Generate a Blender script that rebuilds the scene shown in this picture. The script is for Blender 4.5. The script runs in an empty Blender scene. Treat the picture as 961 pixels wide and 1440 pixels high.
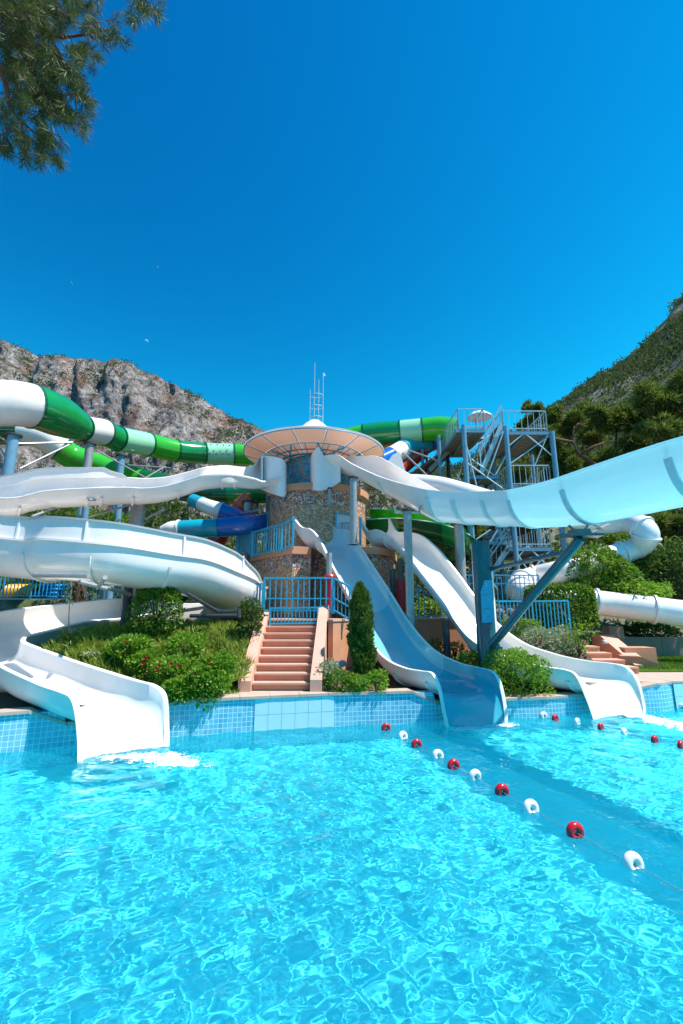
import bpy, math, random
import numpy as np
from math import radians as R, sin, cos, pi
from mathutils import Vector as V, Matrix
from mathutils.geometry import tessellate_polygon

random.seed(7)
S = bpy.context.scene
COL = S.collection

# ------------------------------------------------------------------ camera, light, exposure
TH = R(12.34); CZ = 2.4; F = 640.0
cd = bpy.data.cameras.new('camera'); cam = bpy.data.objects.new('camera', cd); COL.objects.link(cam)
cam.location = (0, 0, CZ); cam.rotation_euler = (R(90) + TH, 0, 0)
cd.sensor_fit = 'VERTICAL'; cd.sensor_height = 36; cd.lens = 16; cd.clip_start = .1; cd.clip_end = 20000
S.camera = cam

SUN_EL, SUN_ROT = R(61), R(105)
w = bpy.data.worlds.new('World'); S.world = w; w.use_nodes = True
nt = w.node_tree
sk = nt.nodes.new('ShaderNodeTexSky'); sk.sky_type = 'NISHITA'; sk.sun_disc = False
sk.sun_elevation = SUN_EL; sk.sun_rotation = SUN_ROT
sk.air_density = 1.0; sk.dust_density = 0.0; sk.ozone_density = 4.0; sk.altitude = 600
hs = nt.nodes.new('ShaderNodeHueSaturation'); hs.inputs['Saturation'].default_value = 1.33; hs.inputs['Hue'].default_value = .485
hs.inputs['Value'].default_value = .95
def vm(op, a, v):
    n = nt.nodes.new('ShaderNodeVectorMath'); n.operation = op; nt.links.new(a, n.inputs[0]); n.inputs[1].default_value = v; return n.outputs[0]
nt.links.new(sk.outputs[0], hs.inputs['Color'])
# deepen the blue as a polarised wide angle shot does: per channel contrast of the whole sky
c_ = vm('DIVIDE', hs.outputs[0], (.19, 1.51, 3.4)); 
sx_ = nt.nodes.new('ShaderNodeSeparateXYZ'); cx_n = nt.nodes.new('ShaderNodeCombineXYZ'); c_ = vm('MINIMUM', c_, (2.0, 1.25, 1.2)); nt.links.new(c_, sx_.inputs[0])
for i_, g_ in enumerate((1.4, 1.8, 1.3)):
    pw = nt.nodes.new('ShaderNodeMath'); pw.operation = 'POWER'; pw.inputs[1].default_value = g_; nt.links.new(sx_.outputs[i_], pw.inputs[0]); nt.links.new(pw.outputs[0], cx_n.inputs[i_])
c_ = vm('MULTIPLY', cx_n.outputs[0], (.02, 1.42, 3.15)); nt.links.new(c_, nt.nodes['Background'].inputs[0])
nt.nodes['Background'].inputs[1].default_value = .15
sl = bpy.data.lights.new('sun', 'SUN'); sl.energy = 4.6; sl.angle = R(.53); sl.color = (1, .96, .9)
so = bpy.data.objects.new('sun', sl); COL.objects.link(so)
sd = V((cos(SUN_EL) * sin(SUN_ROT), cos(SUN_EL) * cos(SUN_ROT), sin(SUN_EL)))
so.rotation_euler = sd.to_track_quat('Z', 'Y').to_euler()
sl.cycles.is_caustics_light = True
S.view_settings.view_transform = 'Standard'; S.view_settings.look = 'None'
S.view_settings.exposure = .74; S.view_settings.gamma = 1
S.render.engine = 'CYCLES'
S.cycles.use_denoising = True
S.cycles.sample_clamp_indirect = 8
S.cycles.max_bounces = 8; S.cycles.transparent_max_bounces = 12

# ------------------------------------------------------------------ photo pixel -> world
def ray(px, py):
    dx = (px - 480.5) / F; dy = (720 - py) / F
    return V((dx, cos(TH) - dy * sin(TH), sin(TH) + dy * cos(TH)))
def P(px, py, Y):
    r = ray(px, py); return V((0, 0, CZ)) + r * (Y / r.y)
def G(px, py, z):
    r = ray(px, py); return V((0, 0, CZ)) + r * ((z - CZ) / r.z)

# ------------------------------------------------------------------ node materials
def nd(nt, t, **k):
    n = nt.nodes.new(t)
    for a, v in k.items():
        if a.startswith('i_'):
            n.inputs[a[2:].replace('_', ' ')].default_value = v
        else: setattr(n, a, v)
    return n
def ramp(nt, fac, stops, interp='LINEAR'):
    r = nt.nodes.new('ShaderNodeValToRGB'); r.color_ramp.interpolation = interp
    e = r.color_ramp.elements
    while len(e) < len(stops): e.new(.5)
    for i, (p, c) in enumerate(stops):
        e[i].position = p; e[i].color = (*c, 1) if len(c) == 3 else c
    nt.links.new(fac, r.inputs[0]); return r.outputs[0]
def mix(nt, fac, a, b, mode='MIX'):
    m = nt.nodes.new('ShaderNodeMix'); m.data_type = 'RGBA'; m.blend_type = mode
    for s, v in ((m.inputs[0], fac), (m.inputs[6], a), (m.inputs[7], b)):
        if hasattr(v, 'is_linked') or isinstance(v, bpy.types.NodeSocket): nt.links.new(v, s)
        elif isinstance(v, (int, float)): s.default_value = v
        else: s.default_value = (*v, 1)
    return m.outputs[2]
def newmat(name):
    m = bpy.data.materials.new(name); m.use_nodes = True
    return m, m.node_tree, m.node_tree.nodes['Principled BSDF']
def noise(nt, scale, detail=4, rough=.5, co=None, dist=0):
    n = nd(nt, 'ShaderNodeTexNoise'); n.inputs['Scale'].default_value = scale
    n.inputs['Detail'].default_value = detail; n.inputs['Roughness'].default_value = rough; n.inputs['Distortion'].default_value = dist
    if co is not None: nt.links.new(co, n.inputs['Vector'])
    return n.outputs['Fac']
def coords(nt, which='Object'):
    return nt.nodes.new('ShaderNodeTexCoord').outputs[which]
def position(nt): return nt.nodes.new('ShaderNodeNewGeometry').outputs['Position']
def bump(nt, b, h, strength=.3, dist=.02):
    n = nd(nt, 'ShaderNodeBump'); n.inputs['Strength'].default_value = strength; n.inputs['Distance'].default_value = dist
    nt.links.new(h, n.inputs['Height']); nt.links.new(n.outputs[0], b.inputs['Normal'])
def simple(name, c, rough=.4, metal=0, var=.15, scale=3, bmp=.0, bscale=40, coat=0, spec=.5, c2=None, weather=0):
    m, nt, b = newmat(name)
    co = position(nt)
    f = noise(nt, scale, 5, .6, co)
    lo = tuple(x * (1 - var) for x in c) if c2 is None else c2
    col = ramp(nt, f, [(.3, lo), (.7, c)])
    if weather:
        wv = ramp(nt, noise(nt, scale * .35, 6, .7, co), [(.45, (0, 0, 0)), (.72, (weather,) * 3)])
        col = mix(nt, wv, col, (.32, .28, .22))
    nt.links.new(col, b.inputs['Base Color'])
    b.inputs['Roughness'].default_value = rough; b.inputs['Metallic'].default_value = metal
    b.inputs['Coat Weight'].default_value = coat; b.inputs['Specular IOR Level'].default_value = spec
    if bmp: bump(nt, b, noise(nt, bscale, 4, .6, co), bmp, .01)
    return m
M = {}
M['white'] = simple('white_fibreglass', (.86, .81, .77), .22, var=.06, scale=1.5, coat=.25, weather=.2)
M['white_rim'] = simple('white_gelcoat_edge', (.84, .84, .84), .3, var=.03)
M['grey_edge'] = simple('grey_gelcoat_edge', (.42, .46, .48), .35, var=.08)
M['blue_run'] = simple('blue_gelcoat', (.05, .38, .48), .16, var=.10, scale=.8, coat=.4)
M['blue_sky_sheen'] = simple('sky_sheen_pale_blue_gelcoat', (.38, .57, .63), .16, var=.10, scale=.8, coat=.4)  # grazing sky reflection painted in as a paler bed colour
M['blue_half_sheen'] = simple('sky_sheen_blue_gelcoat', (.18, .47, .56), .16, var=.12, scale=.8, coat=.4)  # weaker painted sky reflection, leading down to the plain blue
M['steel'] = simple('galvanised_steel', (.42, .42, .41), .38, metal=.35, var=.25, scale=6)
M['steel_blue'] = simple('pale_blue_painted_steel', (.15, .32, .44), .35, var=.15, scale=4, weather=.1)
M['teal'] = simple('teal_painted_steel', (.008, .12, .15), .25, var=.3, scale=2.5, coat=.3)
M['rail_blue'] = simple('blue_painted_rail', (.035, .40, .60), .3, var=.12, scale=6, coat=.2)
M['rail_pale'] = simple('pale_grey_blue_rail', (.38, .56, .64), .4, var=.12, scale=5)
M['dark_steel'] = simple('dark_weathered_steel', (.05, .06, .07), .5, var=.3)
M['brown_steel'] = simple('brown_post_paint', (.12, .09, .08), .5, var=.3)
M['red'] = simple('red_padding', (.55, .015, .02), .35, var=.12)
M['red_float'] = simple('red_plastic', (.55, .008, .02), .2, var=.05, coat=.3)
M['white_float'] = simple('white_plastic', (.8, .8, .8), .25, var=.05, coat=.3)
M['rope'] = simple('grey_rope', (.16, .30, .36), .7)
M['green_dark'] = simple('dark_green_fibreglass', (.006, .115, .035), .16, var=.12, coat=.6)
M['green_bright'] = simple('bright_green_fibreglass', (.04, .44, .02), .16, var=.10, coat=.5)
M['green_pale'] = simple('pale_green_fibreglass', (.32, .68, .42), .2, var=.06, coat=.4)
M['green_mid'] = simple('mid_green_fibreglass', (.01, .26, .06), .16, var=.10, coat=.6)
M['slide_blue'] = simple('cobalt_fibreglass', (.005, .13, .50), .2, var=.1, coat=.4)
M['slide_teal'] = simple('turquoise_fibreglass', (.01, .35, .48), .2, var=.1, coat=.4)
M['orange'] = simple('orange_fibreglass', (.62, .10, .012), .25, var=.15, coat=.3)
M['red_orange'] = simple('red_orange_fibreglass', (.45, .035, .01), .25, var=.1, coat=.3)
M['yellow'] = simple('yellow_vinyl', (.75, .42, .02), .3, var=.1)
M['tube_blue'] = simple('blue_vinyl', (.02, .28, .62), .25, var=.1)
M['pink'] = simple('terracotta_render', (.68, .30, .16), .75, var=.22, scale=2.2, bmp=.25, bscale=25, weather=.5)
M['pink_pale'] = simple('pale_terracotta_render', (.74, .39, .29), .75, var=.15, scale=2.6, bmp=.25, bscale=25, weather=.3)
M['coping'] = simple('sandstone_coping', (.55, .42, .34), .6, var=.2, scale=3, bmp=.15, bscale=60, weather=.25)
M['concrete'] = simple('pale_concrete', (.55, .55, .53), .8, var=.15, scale=1.5, bmp=.2)
M['greywall'] = simple('grey_rendered_wall', (.30, .26, .24), .85, var=.2, scale=2, bmp=.3, weather=.3)
M['soil'] = simple('dry_soil', (.14, .09, .055), .95, var=.45, scale=3, bmp=.6, bscale=14)
M['trunk'] = simple('brown_bark', (.13, .075, .05), .9, var=.5, scale=12, bmp=.8, bscale=30)
M['pine_bark'] = simple('reddish_pine_bark', (.20, .085, .05), .9, var=.5, scale=9, bmp=.8, bscale=20)
M['wood'] = simple('weathered_planks', (.25, .19, .14), .8, var=.35, scale=5)
M['roof_pink'] = simple('pink_roof_lining', (.92, .70, .58), .7, var=.10)
def gl_panel(name, c, tc, f):
    m, nt, b = newmat(name); b.inputs['Base Color'].default_value = (*c, 1); b.inputs['Roughness'].default_value = .6
    tr = nd(nt, 'ShaderNodeBsdfTranslucent'); tr.inputs[0].default_value = (*tc, 1); mx = nd(nt, 'ShaderNodeMixShader'); mx.inputs[0].default_value = f
    nt.links.new(b.outputs[0], mx.inputs[1]); nt.links.new(tr.outputs[0], mx.inputs[2]); nt.links.new(mx.outputs[0], nt.nodes['Material Output'].inputs[0]); return m
M['roof_pink'] = gl_panel('translucent_pink_lining', (.88, .68, .57), (.95, .70, .56), .5)
M['roof_white'] = gl_panel('translucent_white_roof', (.84, .82, .8), (.95, .85, .78), .4) if True else simple('white_roof_shell', (.8, .8, .8), .4, var=.05)
M['window'] = simple('pale_window_panel', (.62, .66, .68), .2, var=.1)
M['sign'] = simple('blue_sign_face', (.01, .40, .60), .35, var=.05)
M['stone'] = simple('warm_grey_stone', (.36, .29, .24), .85, var=.4, scale=4, bmp=.5, bscale=20)
M['cone'] = simple('pine_cone_brown', (.05, .03, .02), .8)
M['flower_red'] = simple('red_petal', (.65, .012, .01), .5)
M['flower_white'] = simple('white_petal', (.75, .75, .7), .6)

def aqua():  # white fibreglass with light from the pool painted in as aqua
    m, nt, b = newmat('pool_light_tint_fibreglass')
    f = noise(nt, 1.2, 5, .6, position(nt))
    nt.links.new(ramp(nt, f, [(.3, (.48, .77, .82)), (.7, (.58, .82, .86))]), b.inputs['Base Color'])
    b.inputs['Roughness'].default_value = .18; b.inputs['Coat Weight'].default_value = .4
    tr = nd(nt, 'ShaderNodeBsdfTranslucent'); tr.inputs[0].default_value = (.58, .87, .92, 1)
    mx = nd(nt, 'ShaderNodeMixShader'); mx.inputs[0].default_value = .55
    nt.links.new(b.outputs[0], mx.inputs[1]); nt.links.new(tr.outputs[0], mx.inputs[2])
    nt.links.new(mx.outputs[0], nt.nodes['Material Output'].inputs[0]); return m
M['aqua'] = aqua()
def aqua2():  # half tint: painted pool light coming in after the white sections
    m, nt, b = newmat('half_pool_light_tint_fibreglass')
    f = noise(nt, 1.2, 5, .6, position(nt))
    nt.links.new(ramp(nt, f, [(.3, (.60, .74, .78)), (.7, (.70, .80, .83))]), b.inputs['Base Color'])
    b.inputs['Roughness'].default_value = .2; b.inputs['Coat Weight'].default_value = .3
    tr = nd(nt, 'ShaderNodeBsdfTranslucent'); tr.inputs[0].default_value = (.6, .85, .92, 1)
    mx = nd(nt, 'ShaderNodeMixShader'); mx.inputs[0].default_value = .3
    nt.links.new(b.outputs[0], mx.inputs[1]); nt.links.new(tr.outputs[0], mx.inputs[2])
    nt.links.new(mx.outputs[0], nt.nodes['Material Output'].inputs[0]); return m
M['half_pool_tint'] = aqua2()
def aseam():
    m, nt, b = newmat('joint_glow_tint_fibreglass'); b.inputs['Base Color'].default_value = (.10, .62, .78, 1); b.inputs['Roughness'].default_value = .3
    tr = nd(nt, 'ShaderNodeBsdfTranslucent'); tr.inputs[0].default_value = (.12, .78, .95, 1); mx = nd(nt, 'ShaderNodeMixShader'); mx.inputs[0].default_value = .6
    nt.links.new(b.outputs[0], mx.inputs[1]); nt.links.new(tr.outputs[0], mx.inputs[2]); nt.links.new(mx.outputs[0], nt.nodes['Material Output'].inputs[0]); return m
M['seam_glow_tint'] = simple('joint_glow_tint', (.46, .78, .84), .3, var=.15, scale=8)  # light shining through the joints, painted as pale aqua

def leafmat(name, a, b_, c, transl=.35, spec=.3):
    m, nt, b = newmat(name)
    g = nt.nodes.new('ShaderNodeNewGeometry')
    col = ramp(nt, g.outputs['Random Per Island'], [(0, a), (.5, b_), (1, c)])
    nt.links.new(col, b.inputs['Base Color']); b.inputs['Roughness'].default_value = .55; b.inputs['Specular IOR Level'].default_value = spec
    tr = nd(nt, 'ShaderNodeBsdfTranslucent'); nt.links.new(mix(nt, .5, col, (.16, .24, .02)), tr.inputs[0])
    mx = nd(nt, 'ShaderNodeMixShader'); mx.inputs[0].default_value = transl
    nt.links.new(b.outputs[0], mx.inputs[1]); nt.links.new(tr.outputs[0], mx.inputs[2])
    nt.links.new(mx.outputs[0], nt.nodes['Material Output'].inputs[0]); return m
M['leaf'] = leafmat('glossy_green_leaf', (.06, .14, .015), (.12, .25, .022), (.23, .38, .04), .42)
M['leaf_bright'] = leafmat('bright_green_leaf', (.11, .24, .018), (.19, .38, .025), (.30, .50, .05), .5)
M['leaf_strap'] = leafmat('yellow_green_strap_leaf', (.18, .28, .03), (.34, .44, .06), (.55, .60, .18), .55)
M['leaf_dark'] = leafmat('dark_green_leaf', (.02, .06, .015), (.05, .11, .022), (.10, .18, .035), .3)
M['leaf_conifer'] = leafmat('conifer_green', (.045, .10, .014), (.09, .17, .022), (.18, .25, .05), .25)
M['leaf_grey'] = leafmat('variegated_leaf', (.15, .24, .10), (.35, .42, .25), (.55, .6, .42))
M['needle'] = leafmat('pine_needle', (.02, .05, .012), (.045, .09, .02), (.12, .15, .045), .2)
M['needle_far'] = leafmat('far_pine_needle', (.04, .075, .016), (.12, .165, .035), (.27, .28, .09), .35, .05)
M['scrub'] = leafmat('mountain_scrub', (.04, .06, .03), (.09, .115, .055), (.17, .19, .10), .2, 0)
M['grass'] = leafmat('lawn_grass', (.06, .14, .015), (.12, .24, .02), (.2, .32, .04), .3)

# ------------------------------------------------------------------ mesh building
class MB:
    def __init__(s): s.v = []; s.f = []
    def add(s, vs, fs):
        o = len(s.v); s.v += [tuple(v) for v in vs]; s.f += [tuple(i + o for i in f) for f in fs]; return s
    def box(s, c, size, rot=None):
        c = V(c); h = V(size) / 2
        vs = [V((x * h.x, y * h.y, z * h.z)) for x in (-1, 1) for y in (-1, 1) for z in (-1, 1)]
        if rot is not None: vs = [rot @ v for v in vs]
        return s.add([c + v for v in vs], [(0, 1, 3, 2), (4, 6, 7, 5), (0, 4, 5, 1), (2, 3, 7, 6), (0, 2, 6, 4), (1, 5, 7, 3)])
    def bar(s, a, b, wd, hd=None):
        a = V(a); b = V(b); hd = hd or wd; d = b - a
        q = d.to_track_quat('Z', 'Y').to_matrix()
        return s.box((a + b) / 2, (wd, hd, d.length), q)
    def rod(s, a, b, r, n=8, r2=None):
        return s.tube([a, b], [r, r if r2 is None else r2], n)
    def tube(s, pts, r, n=8, caps=True):
        pts = [V(p) for p in pts]
        if not isinstance(r, (list, tuple)): r = [r] * len(pts)
        rings = []; up = V((0, 0, 1))
        prev = None
        for i, p in enumerate(pts):
            t = (pts[min(i + 1, len(pts) - 1)] - pts[max(i - 1, 0)]).normalized()
            if prev is None:
                sx = t.cross(up)
                if sx.length < .05: sx = t.cross(V((0, 1, 0)))
            else: sx = prev - t * prev.dot(t)
            sx.normalize(); prev = sx; sy = t.cross(sx)
            rings.append([p + (sx * cos(2 * pi * k / n) + sy * sin(2 * pi * k / n)) * r[i] for k in range(n)])
        vs = [v for g in rings for v in g]; fs = []
        for i in range(len(rings) - 1):
            for k in range(n):
                a = i * n + k; b = i * n + (k + 1) % n
                fs.append((a, b, b + n, a + n))
        if caps: fs.append(tuple(range(n))[::-1]); fs.append(tuple((len(rings) - 1) * n + k for k in range(n)))
        return s.add(vs, fs)
    def prism(s, poly, z0, z1):
        n = len(poly)
        z0s = z0 if isinstance(z0, (list, tuple)) else [z0] * n
        z1s = z1 if isinstance(z1, (list, tuple)) else [z1] * n
        ar = sum(poly[i][0] * poly[(i + 1) % n][1] - poly[(i + 1) % n][0] * poly[i][1] for i in range(n))
        idx = list(range(n)) if ar > 0 else list(range(n))[::-1]
        vs = [(poly[i][0], poly[i][1], z0s[i]) for i in idx] + [(poly[i][0], poly[i][1], z1s[i]) for i in idx]
        fs = [(k, (k + 1) % n, (k + 1) % n + n, k + n) for k in range(n)]
        tri = tessellate_polygon([[V((v[0], v[1], 0)) for v in vs[:n]]])
        for t in tri:
            a, b, c = t
            cr = (V(vs[b][:2]) - V(vs[a][:2])).cross(V(vs[c][:2]) - V(vs[a][:2]))
            if cr < 0: b, c = c, b
            fs.append((a + n, b + n, c + n)); fs.append((a, c, b))
        return s.add(vs, fs)
    def lathe(s, c, prof, n=32, a0=0, a1=2 * pi):
        c = V(c); full = abs(a1 - a0 - 2 * pi) < 1e-6; m = n if full else n + 1
        vs = []
        for r, z in prof:
            for k in range(m):
                a = a0 + (a1 - a0) * k / n
                vs.append(c + V((r * cos(a), r * sin(a), z)))
        fs = []
        for i in range(len(prof) - 1):
            for k in range(n):
                a = i * m + k; b = i * m + (k + 1) % m
                fs.append((a, b, b + m, a + m))
        return s.add(vs, fs)

BASE = {}
def finish(o, label=None, cat=None, group=None, kind=None):
    if label: o['label'] = label
    if cat: o['category'] = cat
    if group: o['group'] = group
    if kind: o['kind'] = kind
    return o
def thing(name, label, cat, loc=(0, 0, 0), group=None):
    o = bpy.data.objects.new(name, None); COL.objects.link(o); o.location = loc; o.empty_display_size = .1
    BASE[o.name] = V(loc); return finish(o, label, cat, group)
def raw(name, vs, fs, m, parent=None, smooth=30, uvs=None):
    base = BASE.get(parent.name, V((0, 0, 0))) if parent else V((0, 0, 0))
    me = bpy.data.meshes.new(name)
    if isinstance(vs, np.ndarray):
        vs = vs.astype(np.float32) - np.array(base, np.float32); fs = np.asarray(fs, np.int32); k = fs.shape[1]
        me.vertices.add(len(vs)); me.vertices.foreach_set('co', vs.ravel())
        me.loops.add(fs.size); me.loops.foreach_set('vertex_index', fs.ravel())
        me.polygons.add(len(fs)); me.polygons.foreach_set('loop_start', np.arange(0, fs.size, k, dtype=np.int32))
        me.update(calc_edges=True)
    else:
        me.from_pydata([(v[0] - base.x, v[1] - base.y, v[2] - base.z) for v in vs], [], fs)
    if smooth:
        me.polygons.foreach_set('use_smooth', [True] * len(me.polygons))
        if smooth < 180 and len(me.polygons) < 60000: me.set_sharp_from_angle(angle=R(smooth))
    if m: me.materials.append(m)
    if uvs is not None:
        ul = me.uv_layers.new(name='UVMap')
        li = np.zeros(len(me.loops), np.int32); me.loops.foreach_get('vertex_index', li)
        ul.data.foreach_set('uv', np.asarray(uvs, np.float32)[li].ravel())
    o = bpy.data.objects.new(name, me); COL.objects.link(o)
    if parent: o.parent = parent; BASE[o.name] = base
    else: BASE[o.name] = V((0, 0, 0))
    return o
def part(name, mb, m, parent=None, smooth=30): return raw(name, mb.v, mb.f, m, parent, smooth)
def struct(name, mb, m, smooth=30): return finish(part(name, mb, m, None, smooth), kind='structure')
def solo(name, mb, m, label, cat, group=None, smooth=30): return finish(part(name, mb, m, None, smooth), label, cat, group)
def share(name, me, parent, loc, rot=None, scale=None):
    o = bpy.data.objects.new(name, me); COL.objects.link(o); o.parent = parent
    o.location = V(loc) - BASE.get(parent.name, V((0, 0, 0)))
    if rot is not None: o.rotation_euler = rot
    if scale is not None: o.scale = scale
    return o

# value noise
def vnoise(x, y, seed=0):
    xi = np.floor(x).astype(np.int64); yi = np.floor(y).astype(np.int64); fx = x - xi; fy = y - yi
    fx = fx * fx * (3 - 2 * fx); fy = fy * fy * (3 - 2 * fy)
    def h(a, b):
        n = (a * 374761393 + b * 668265263 + seed * 982451653) & 0x7fffffff
        n = ((n ^ (n >> 13)) * 1274126177) & 0x7fffffff
        return ((n ^ (n >> 16)) & 0xffff) / 65535.
    return (h(xi, yi) * (1 - fx) + h(xi + 1, yi) * fx) * (1 - fy) + (h(xi, yi + 1) * (1 - fx) + h(xi + 1, yi + 1) * fx) * fy
def fbm(x, y, o=5, seed=0, gain=.5):
    s = 0; a = 1; t = 0
    for k in range(o): s = s + a * vnoise(x * 2 ** k, y * 2 ** k, seed + k * 17); t += a; a *= gain
    return s / t
def sstep(a, b, x):
    t = np.clip((x - a) / (b - a), 0, 1); return t * t * (3 - 2 * t)

# catmull-rom through rows of numbers
def crom(rows, sub):
    A = np.array(rows, float); n = len(A); out = []
    for i in range(n - 1):
        p0 = A[max(i - 1, 0)]; p1 = A[i]; p2 = A[i + 1]; p3 = A[min(i + 2, n - 1)]
        for k in range(sub):
            t = k / sub
            out.append(.5 * ((2 * p1) + (-p0 + p2) * t + (2 * p0 - 5 * p1 + 4 * p2 - p3) * t * t + (-p0 + 3 * p1 - 3 * p2 + p3) * t ** 3))
    out.append(A[-1]); return np.array(out)

# ------------------------------------------------------------------ open flumes
def trough_profile(L, Rr, d, t, lip, exp=.62, n=16, part_='all'):
    W = Rr - L; wl = W.length; wh = W / max(wl, 1e-6)
    dn = V((0, 0, -1)); dn = (dn - wh * dn.dot(wh)); dn.normalize()
    def arc(L2, w2, d2):
        o = []
        for k in range(n + 1):
            a = pi * k / n
            o.append(L2 + wh * (w2 * (1 - cos(a)) / 2) + dn * (d2 * (sin(a) ** exp if sin(a) > 0 else 0)))
        return o
    inner = arc(L, wl, d)
    if part_ == 'inner': return inner
    outer = arc(L - wh * t, wl + 2 * t, d + t)
    u = -dn
    loop = inner + [Rr + u * .012 + wh * t * .5, Rr + wh * (t + lip) + u * .005, Rr + wh * (t + lip) - u * .045, Rr + wh * t - u * .045] + outer[::-1][1:-1] \
        + [L - wh * t - u * .045, L - wh * (t + lip) - u * .045, L - wh * (t + lip) + u * .005, L + u * .012 - wh * t * .5]
    return loop
def sweep(rings, closed_ends=True):
    n = len(rings[0]); vs = [v for r in rings for v in r]; fs = []
    for i in range(len(rings) - 1):
        for k in range(n):
            a = i * n + k; b = i * n + (k + 1) % n
            fs.append((a, a + n, b + n, b))
    if closed_ends:
        pass
    return vs, fs
def flume(root, stations, sub, seams, mats, t=.035, lip=.06, exp=.62, seam_mat=None, flange=.045, smooth=40, nprof=16, inner_mat=None, seam_w=.03):
    """stations: list of (L, R, depth); seams: station numbers where sections join"""
    rows = [(*L, *Rr, d) for L, Rr, d in stations]
    A = crom(rows, sub)
    N = len(A)
    cuts = [0] + [min(N - 1, max(0, int(round(s * sub)))) for s in seams] + [N - 1]
    for ci in range(len(cuts) - 1):
        a, b = cuts[ci], cuts[ci + 1]
        if b <= a: continue
        rings = [trough_profile(V(r[0:3]), V(r[3:6]), r[6], t, lip, exp, nprof) for r in A[a:b + 1]]
        vs, fs = sweep(rings)
        n = len(rings[0])
        m = nprof + 1
        # close both ends between inner and outer shells
        for base in (0, (len(rings) - 1) * n):
            inn = [base + k for k in range(m)]
            out = [base + n - 4 - 1 - k + 0 for k in range(0, m - 2)]
            out = [base + n - 4] + [base + n - 5 - k for k in range(0, m - 2)] + [base + m + 3]
            for k in range(m - 1):
                q = (inn[k], inn[k + 1], out[k + 1], out[k])
                if len(set(q)) == 4: fs.append(q if base == 0 else q[::-1])
        mt = mats[ci % len(mats)] if isinstance(mats, list) else mats
        o = raw('flume_section', vs, fs, mt, root, smooth)
        if inner_mat:
            o.data.materials.append(inner_mat[ci] if isinstance(inner_mat, list) else inner_mat)
            mi = np.zeros(len(o.data.polygons), np.int32)
            for i in range(len(rings) - 1):
                for k in range(m - 1): mi[i * n + k] = 1
            o.data.polygons.foreach_set('material_index', mi)
    for c in cuts[1:-1]:
        r = A[c]; Lc = V(r[0:3]); Rc = V(r[3:6]); d = r[6]
        a2 = A[min(c + 1, N - 1)]; a1 = A[max(c - 1, 0)]
        T = (V(a2[0:3]) + V(a2[3:6]) - V(a1[0:3]) - V(a1[3:6])).normalized()
        wh = (Rc - Lc).normalized(); dn = V((0, 0, -1)); dn = (dn - wh * dn.dot(wh)).normalized()
        rings = []
        for off, e in ((-seam_w, -.01), (-seam_w, flange), (seam_w, flange), (seam_w, -.01)):
            wl = (Rc - Lc).length + 2 * t + 2 * e
            Ls = Lc - wh * (t + e) + T * off - dn * .0
            rg = []
            for k in range(1, nprof):
                a = pi * k / nprof
                rg.append(Ls + wh * (wl * (1 - cos(a)) / 2) + dn * ((d + t + e) * (sin(a) ** exp)))
            rings.append(rg)
        n = nprof - 1; vs = [v for g in rings for v in g]; fs = []
        for i in range(3):
            for k in range(nprof - 2):
                q = i * n + k; fs.append((q, q + 1, q + 1 + n, q + n))
        raw('seam_flange', vs, fs, seam_mat or mats if not isinstance(seam_mat or mats, list) else mats[0], root, 30)
    return A

def tube_run(root, ctrl, sub, colors, seam_every=None, n=24, flange=.04, seam_mat=None, name='tube_section', shell=.03, caps=True):
    """ctrl rows (x,y,z,r); a colour per control span, seam flange at each colour change"""
    A = crom(ctrl, sub); pts = [V(a[:3]) for a in A]; rr = [float(a[3]) for a in A]
    i0 = 0
    nspan = len(ctrl) - 1
    spans = [(k * sub, (k + 1) * sub) for k in range(nspan)]
    k = 0
    # rotation minimising frames over the whole run
    frames = []; prev = None
    for i, p in enumerate(pts):
        tt = (pts[min(i + 1, len(pts) - 1)] - pts[max(i - 1, 0)]).normalized()
        sx = tt.cross(V((0, 0, 1))) if prev is None else prev - tt * prev.dot(tt)
        sx.normalize(); prev = sx; frames.append((tt, sx, tt.cross(sx)))
    while k < nspan:
        j = k
        while j + 1 < nspan and colors[j + 1] == colors[k]: j += 1
        a, b = spans[k][0], spans[j][1]
        rings = []
        for i in range(a, b + 1):
            _, sx, sy = frames[i]
            rings.append([pts[i] + (sx * cos(2 * pi * q / n) + sy * sin(2 * pi * q / n)) * rr[i] for q in range(n)])
        for i in (b, a):
            _, sx, sy = frames[i]
        # inner wall at both ends so the tube has thickness
        inn = []
        for i in range(b, a - 1, -max(1, (b - a))):
            _, sx, sy = frames[i]
            inn.append([pts[i] + (sx * cos(2 * pi * q / n) + sy * sin(2 * pi * q / n)) * (rr[i] - shell) for q in range(n)])
        vs = [v for g in rings for v in g]; fs = []
        for i in range(len(rings) - 1):
            for q in range(n):
                x = i * n + q; y = i * n + (q + 1) % n; fs.append((x, y, y + n, x + n))
        raw(name, vs, fs, M[colors[k]], root, 180)
        tt, sx, sy = frames[b]
        if j + 1 < nspan or caps:
            vs = []; fs = []
            for off, e in ((-.035, -.005), (-.035, flange), (.035, flange), (.035, -.005)):
                vs += [pts[b] + tt * off + (sx * cos(2 * pi * q / n) + sy * sin(2 * pi * q / n)) * (rr[b] + e) for q in range(n)]
            for i in range(3):
                for q in range(n):
                    x = i * n + q; y = i * n + (q + 1) % n; fs.append((x, y, y + n, x + n))
            raw('seam_flange', vs, fs, seam_mat or M[colors[k]], root, 30)
        k = j + 1
    return A

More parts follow.
